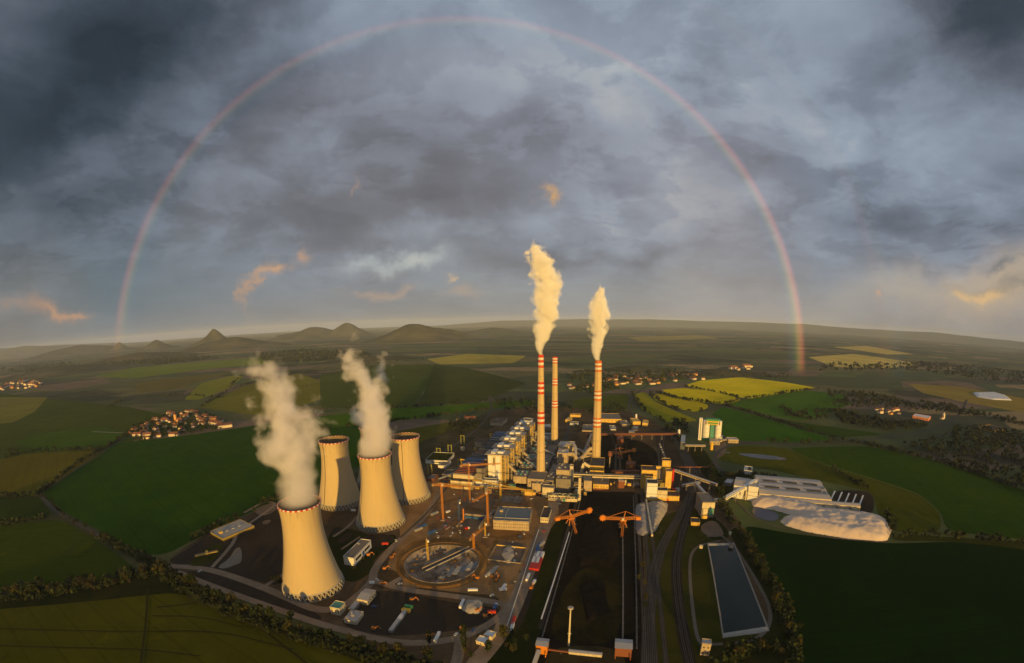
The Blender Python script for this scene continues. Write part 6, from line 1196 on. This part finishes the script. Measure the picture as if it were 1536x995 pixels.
row('deciduous_tree', [(700, 985), (750, 975), (790, 965)], 7, 'dark tree below the two white cabins', 'trees below the cabins', 6, .8); row('deciduous_tree', [(752, 960), (768, 955)], 3, 'rounded tree beside the red container at the road end', 'trees below the cabins', 3, .9)
row('poplar_tree', [(1106, 800), (1122, 830), (1140, 860), (1154, 890), (1168, 925), (1172, 950)], 30, 'dark poplar in the tree belt right of the long reservoir', 'poplars beside the reservoir', 4, .8, 'deciduous_tree')
row('deciduous_tree', [(1112, 800), (1145, 850), (1180, 905), (1198, 955), (1190, 1000)], 26, 'low dark tree on the outer edge of the reservoir belt', 'trees beside the reservoir', 4, .6, 'bush')
row('deciduous_tree', [(1080, 970), (1120, 980), (1160, 975), (1180, 985)], 10, 'dark tree below the lower end of the reservoir', 'trees below the reservoir', 5, .7)
row('poplar_tree', [(1060, 706), (1072, 735), (1085, 768), (1098, 790)], 14, 'dark poplar between transfer tower and gypsum heap', 'poplars by the transfer tower', 4, .9); row('deciduous_tree', [(1076, 712), (1100, 714), (1116, 710), (1140, 712)], 12, 'bushy tree round the white villa like office', 'trees round the villa like office', 6, .7)
row('deciduous_tree', [(960, 840), (962, 880), (964, 920)], 6, 'yellowish bush beside the rail tracks right of the coal yard', 'bushes by the rail tracks', 3, .5); row('bush', [(986, 802), (992, 796)], 3, 'dark bush at the tip of the pale heap', 'bushes at the pale heap', 2, 1.2)
row('deciduous_tree', [(700, 692), (712, 688)], 4, 'dark tree beside the blue turbine hall roof', 'trees by the turbine hall', 4, .8); row('bush', [(414, 866), (430, 886)], 8, 'scrubby bush at the foot of the nearest cooling tower', 'bushes at the nearest tower', 5, .9); row('bush', [(520, 860), (545, 838)], 5, 'small bush beside the white pump house', 'bushes at the pump house', 4, .8)
row('deciduous_tree', [(946, 645), (950, 644)], 2, 'round dark tree in front of the small yellow far houses', 'trees by the far houses', 3, .9); row('deciduous_tree', [(862, 640), (872, 645), (866, 650)], 4, 'dark tree at the small green yard between the chimneys', 'trees of the green yard', 4, .8)
# woods and far hedges that read as one mass
def wood(polys, label, seed=1, sz=1., dens=1., lines=()):
    rg = random.Random(seed); vs = []; fs = []
    def tree_at(x, y, k):
        h = k*rg.uniform(3, 12); r_ = h*.42
        for i in range(13):
            a = rg.uniform(0, 6.283); e = rg.uniform(-.6, 1); q = math.sqrt(1-min(1, e*e)); p = Vector((x+r_*q*math.cos(a), y+r_*q*math.sin(a), h*.55+h*.42*e)); n_ = Vector((rg.gauss(0, 1), rg.gauss(0, 1), rg.gauss(0, 1)+.4)).normalized(); u_ = n_.orthogonal().normalized(); v_ = n_.cross(u_); s_ = r_*.62*rg.uniform(.7, 1.2); b_ = len(vs)
            vs.extend([p+u_*s_, p+v_*s_*.8, p-u_*s_*.9, p-v_*s_]); fs.append((b_, b_+1, b_+2, b_+3))
    for pts, n_ in polys:
        p = pxp(pts); xs = [a for a, _ in p]; ys = [b for _, b in p]; k = 0; tries = 0
        def ins(x, y):
            c = False
            for i in range(len(p)):
                a, b = p[i], p[i-1]
                if (a[1] > y) != (b[1] > y) and x < (b[0]-a[0])*(y-a[1])/(b[1]-a[1]+1e-12)+a[0]: c = not c
            return c
        while k < n_ and tries < n_*30:
            tries += 1; x, y = rg.uniform(min(xs), max(xs)), rg.uniform(min(ys), max(ys))
            if ins(x, y): tree_at(x, y, sz*(1+.0*k)); k += 1
    for pts, n_, wd in lines:
        p = chaikin(pxp(pts), 2); L_ = [math.dist(a, b) for a, b in zip(p, p[1:])]; tot = sum(L_)
        for i in range(n_):
            d = rg.uniform(0, tot); k = 0
            while k < len(L_)-1 and d > L_[k]: d -= L_[k]; k += 1
            t_ = d/L_[k]; tree_at(p[k][0]+(p[k+1][0]-p[k][0])*t_+rg.uniform(-wd, wd), p[k][1]+(p[k+1][1]-p[k][1])*t_+rg.uniform(-wd, wd), sz)
    o = MB().add(vs, fs).build('wood', LF[seed % 2]); return tag(o, label, 'wood', kind='stuff')
wood([([(1395, 660), (1440, 640), (1536, 650), (1640, 680), (1640, 790), (1500, 722), (1420, 690), (1350, 668)], 650), ([(1300, 600), (1400, 606), (1536, 632), (1536, 640), (1430, 622), (1330, 612)], 260), ([(1250, 618), (1330, 632), (1400, 640), (1330, 648), (1262, 636)], 200), ([(1240, 590), (1300, 590), (1360, 600), (1300, 612), (1250, 612)], 200)], 'dark scrubby woodland on the right beyond the green field', 2, 1.3)
wood([([(1225, 560), (1360, 556), (1536, 580), (1700, 600), (1700, 590), (1536, 560), (1400, 545), (1240, 548)], 700)], 'far belt of dark woods under the horizon on the right', 4, 2.2)
wood([], 'hedges and tree rows between the fields left of the power station', 6, 1., lines=[([(62, 742), (110, 700), (178, 662)], 120, 4), ([(0, 748), (62, 744)], 60, 8), ([(0, 690), (40, 680), (160, 674)], 60, 4), ([(178, 662), (190, 650), (250, 656), (330, 642)], 60, 6), ([(300, 612), (330, 594), (366, 578), (400, 568)], 70, 5), ([(345, 582), (352, 572), (366, 562)], 40, 6), ([(80, 778), (0, 790)], 40, 4),
    ([(150, 676), (60, 676), (0, 680)], 40, 4), ([(285, 815), (330, 790), (415, 748)], 40, 5), ([(470, 646), (600, 632), (735, 615)], 110, 6), ([(480, 614), (620, 613), (730, 603)], 80, 8), ([(640, 540), (560, 545), (480, 560), (420, 560)], 120, 14), ([(200, 600), (270, 592), (330, 598)], 60, 12), ([(160, 612), (185, 600)], 30, 14)])
wood([], 'hedges and tree rows between the fields right of the power station', 8, 1., lines=[([(985, 590), (1020, 600), (1085, 608), (1180, 638), (1255, 660)], 200, 5), ([(1025, 580), (1090, 592), (1113, 600), (1085, 608)], 80, 5), ([(1113, 600), (1180, 590), (1226, 584)], 90, 8), ([(948, 590), (962, 614), (1000, 636)], 60, 5), ([(975, 590), (1000, 612), (1040, 620), (1062, 614)], 60, 5), ([(1255, 660), (1300, 669), (1400, 690), (1536, 737), (1640, 770)], 160, 5), ([(1150, 662), (1200, 666), (1262, 664)], 30, 5),
    ([(1338, 806), (1420, 806), (1536, 816)], 40, 3), ([(1170, 610), (1200, 632), (1240, 626)], 60, 12), ([(1185, 625), (1240, 615), (1300, 625)], 120, 20), ([(1330, 768), (1338, 800)], 20, 3), ([(860, 560), (880, 556), (950, 575)], 90, 20), ([(1000, 640), (1012, 652), (1022, 664)], 40, 5), ([(1250, 705), (1258, 712), (1300, 735)], 20, 5)])
wood([([(675, 634), (700, 628), (722, 632), (716, 645), (690, 654), (672, 648)], 130), ([(735, 600), (800, 598), (860, 604), (858, 616), (800, 622), (745, 616)], 120), ([(870, 618), (925, 606), (940, 614), (930, 622), (880, 622)], 70), ([(1008, 632), (1028, 630), (1032, 650), (1018, 652)], 60)], 'dark groves round the far side of the power station', 10, 1.)
wood([([(848, 560), (960, 553), (1080, 560), (1190, 562), (1180, 570), (1060, 566), (980, 577), (860, 575)], 420), ([(860, 580), (905, 576), (930, 585), (900, 592), (865, 592)], 90)], 'dark wooded belt round the far villages beyond the chimneys', 12, 1.5)
wood([([(186, 655), (200, 640), (240, 624), (300, 618), (345, 632), (330, 645), (270, 655), (210, 664)], 420), ([(0, 575), (70, 566), (80, 578), (20, 590)], 100)], 'garden trees among the houses of the left villages', 14, .8)
wood([([(380, 533), (460, 526), (540, 528), (560, 536), (470, 545), (400, 546)], 600), ([(150, 548), (260, 536), (330, 538), (240, 548)], 400), ([(-40, 556), (100, 545), (170, 550), (60, 562)], 400)], 'wooded low hills on the far left plain', 16, 2.6)
wood([], 'dense shrub belt outside the perimeter road at the lower left', 18, .62, lines=[([(236, 858), (290, 892), (340, 915), (420, 946), (480, 964), (530, 978), (600, 997), (690, 1020)], 620, 7), ([(246, 852), (290, 884), (340, 905)], 90, 3)])
wood([], 'dense shrub belt between the two lower left fields', 20, .7, lines=[([(-60, 905), (60, 894), (130, 884), (205, 868), (246, 854)], 420, 8), ([(150, 806), (200, 832), (240, 850)], 120, 6)])
wood([], 'shrub belt right of the long reservoir', 22, .6, lines=[([(1112, 800), (1135, 840), (1165, 885), (1186, 930), (1192, 980), (1180, 1040)], 260, 5), ([(1150, 965), (1100, 985), (1080, 1000)], 60, 8), ([(1060, 702), (1075, 735), (1090, 770), (1102, 795)], 110, 5), ([(1076, 714), (1110, 712), (1145, 714), (1165, 718)], 80, 5)])
# ------------------------------------------------------------------ villages
def house(w_, d, h, wm, rm, chim=True):
    r = thing('house', 'x', 'house'); MB().box(0, 0, 0, w_, d, h).build('wall', wm, r); MB().gable(0, 0, h+.01, w_, d, d*.42, 0, 0, .5).build('roof', rm, r)
    MB().box(w_*.25, d*.1, h, .9, .9, d*.42+.8).build('chimney_stack', BRK, r)
    for a in (-.3, 0, .3): MB().box(w_*a, -d/2-.03, 1.4, 1.3, .2, 1.4).build('window', WIN, r)
    return reg(r)
HR = mat('red_tiles', (.19, .075, .045), .85, .3, .3, rnd=.3); HR2 = mat('brown_tiles', (.16, .07, .045), .85, .3, .3, rnd=.3); HWl = mat('house_white', (.72, .62, .48), .8, .3, .2, rnd=.15); HWo = mat('house_orange', (.62, .34, .12), .8, .3, .2, rnd=.2)
HP = [house(12, 9, 5, HWl, HR), house(16, 9, 5.5, HWo, HR), house(10, 8, 4.5, HWl, HR2), house(22, 10, 5, HWl, HR)]; hused = set(); rh = random.Random(3)
HL = ['white walled village house with a red tiled roof', 'orange walled village house with a red roof', 'small white village house with a brown roof', 'long white farm house with a red roof']
def village(pts, n_, where, s_=1., minj=0.):
    p = pxp(pts); xs = [a for a, _ in p]; ys = [b for _, b in p]; k = 0; done = []
    def ins(x, y):
        c = False
        for i in range(len(p)):
            a, b = p[i], p[i-1]
            if (a[1] > y) != (b[1] > y) and x < (b[0]-a[0])*(y-a[1])/(b[1]-a[1]+1e-12)+a[0]: c = not c
        return c
    tr = 0
    while k < n_ and tr < 20000:
        tr += 1; x, y = rh.uniform(min(xs), max(xs)), rh.uniform(min(ys), max(ys))
        if not ins(x, y) or any(math.dist((x, y), q) < 26*s_ for q in done): continue
        done.append((x, y)); i = rh.choice((0, 2, 1, 2, 3)); o = HP[i] if i not in hused else copy_tree(HP[i]); hused.add(i); o.location = (x, y, 0.2); o.rotation_euler = (0, 0, rh.choice((.2, .2, .35, 1.7, -.4))+rh.uniform(-.15, .15)); q = s_*rh.uniform(.85, 1.25); o.scale = (q, q, q)
        tag(o, HL[i]+' '+where, 'house', HL[i]+'s '+where); k += 1
village([(192, 650), (206, 640), (240, 628), (258, 618), (300, 618), (318, 630), (290, 644), (262, 654), (212, 660)], 48, 'in the left village', 1.0)
village([(300, 626), (322, 628), (338, 636), (330, 640), (310, 634)], 6, 'on the edge of the left village', 1.3)
village([(0, 586), (10, 577), (40, 570), (66, 574), (66, 580), (30, 585)], 30, 'in the farthest left village', 1.9)
village([(845, 578), (885, 580), (912, 572), (930, 564), (985, 570), (988, 578), (940, 577), (905, 583), (860, 585)], 34, 'in the village behind the chimney', 1.2)
village([(985, 566), (1030, 562), (1062, 566), (1058, 570), (1000, 574)], 14, 'above the rape fields', 1.3)
village([(1096, 552), (1126, 551), (1126, 555), (1098, 556)], 7, 'in the far hamlet', 1.9)
village([(1308, 613), (1344, 616), (1350, 624), (1318, 620)], 8, 'near the right wood', 1.1)
village([(682, 630), (704, 627), (706, 631), (684, 633)], 4, 'by the grove behind the turbine hall', 1.0)
t = thing('church', 'village church with a tall cream tower in the left village', 'church', (*G(264, 634), 0), .3); MB().box(0, 0, 0, 7, 7, 24).build('tower', HWo, t); MB().lathe([(4.4, 24), (2.2, 29), (.2, 36)], 8).build('spire', HR2, t); MB().box(12, 0, 0, 17, 10, 9).build('nave', HWo, t); MB().gable(12, 0, 9.02, 17, 10, 5, 0, 0, .4).build('roof', HR, t)
bpx('long orange and white barn by the road in the right wood', 'barn', (1369, 624), (1393, 628), (1394, 624.5), 8, wall=mat('barn_orange', (.66, .26, .12), .8), roof=WHT, name='barn', rows=((4, 5, 3, 1.5),)); bpx('low cream farm hall at the right edge among trees', 'barn', (1468, 640), (1492, 646), (1495, 640), 7, wall=YEL, roof=BRW, name='barn', rows=((3.5, 5, 2.4, 1.5),))
t = thing('chapel', 'small white chapel with a cream steeple near the orange barn', 'chapel', (*G(1415, 629), 0), .2); MB().box(0, 0, 0, 6, 6, 15).build('tower', HWl, t); MB().lathe([(3.6, 15), (.2, 22)], 4).build('spire', HWl, t); MB().box(-9, 0, 0, 13, 8, 6).build('nave', HWl, t); MB().gable(-9, 0, 6.02, 13, 8, 3.5).build('roof', HR, t)
heap('chalk_quarry', 'far white quarry terrace at the right edge of the brown field', 'quarry', [(1460, 590), (1490, 589), (1508, 594), (1518, 601), (1490, 600), (1466, 596)], 5, WHT, seed=21, rough=.2)
bpx('long white farm building with red roofs at the end of the left village', 'barn', (323, 640), (348, 637), (347, 633), 7, wall=HWl, roof=HR, name='barn', gab=3.); bpx('far white hall on the slope below the flat hill', 'barn', (604, 507.5), (617, 507.5), (617, 505.5), 22, wall=WHT, roof=HR, name='barn')
# ------------------------------------------------------------------ haze round the whole scene
HZ = bpy.data.materials.new('haze_air'); HZ.use_nodes = True; ht = HZ.node_tree; ht.nodes.clear()
ho = ht.nodes.new('ShaderNodeOutputMaterial'); hv = ht.nodes.new('ShaderNodeVolumePrincipled')
hv.inputs['Color'].default_value = (.60, .71, .99, 1); hv.inputs['Density'].default_value = 2.9e-5; hv.inputs['Anisotropy'].default_value = -0.2
ht.links.new(hv.outputs[0], ho.inputs['Volume'])
tag(MB().box(0, 0, -6, 64000, 64000, 6+460).build('haze', HZ), 'thin damp evening haze over the whole plain', 'haze', kind='stuff')
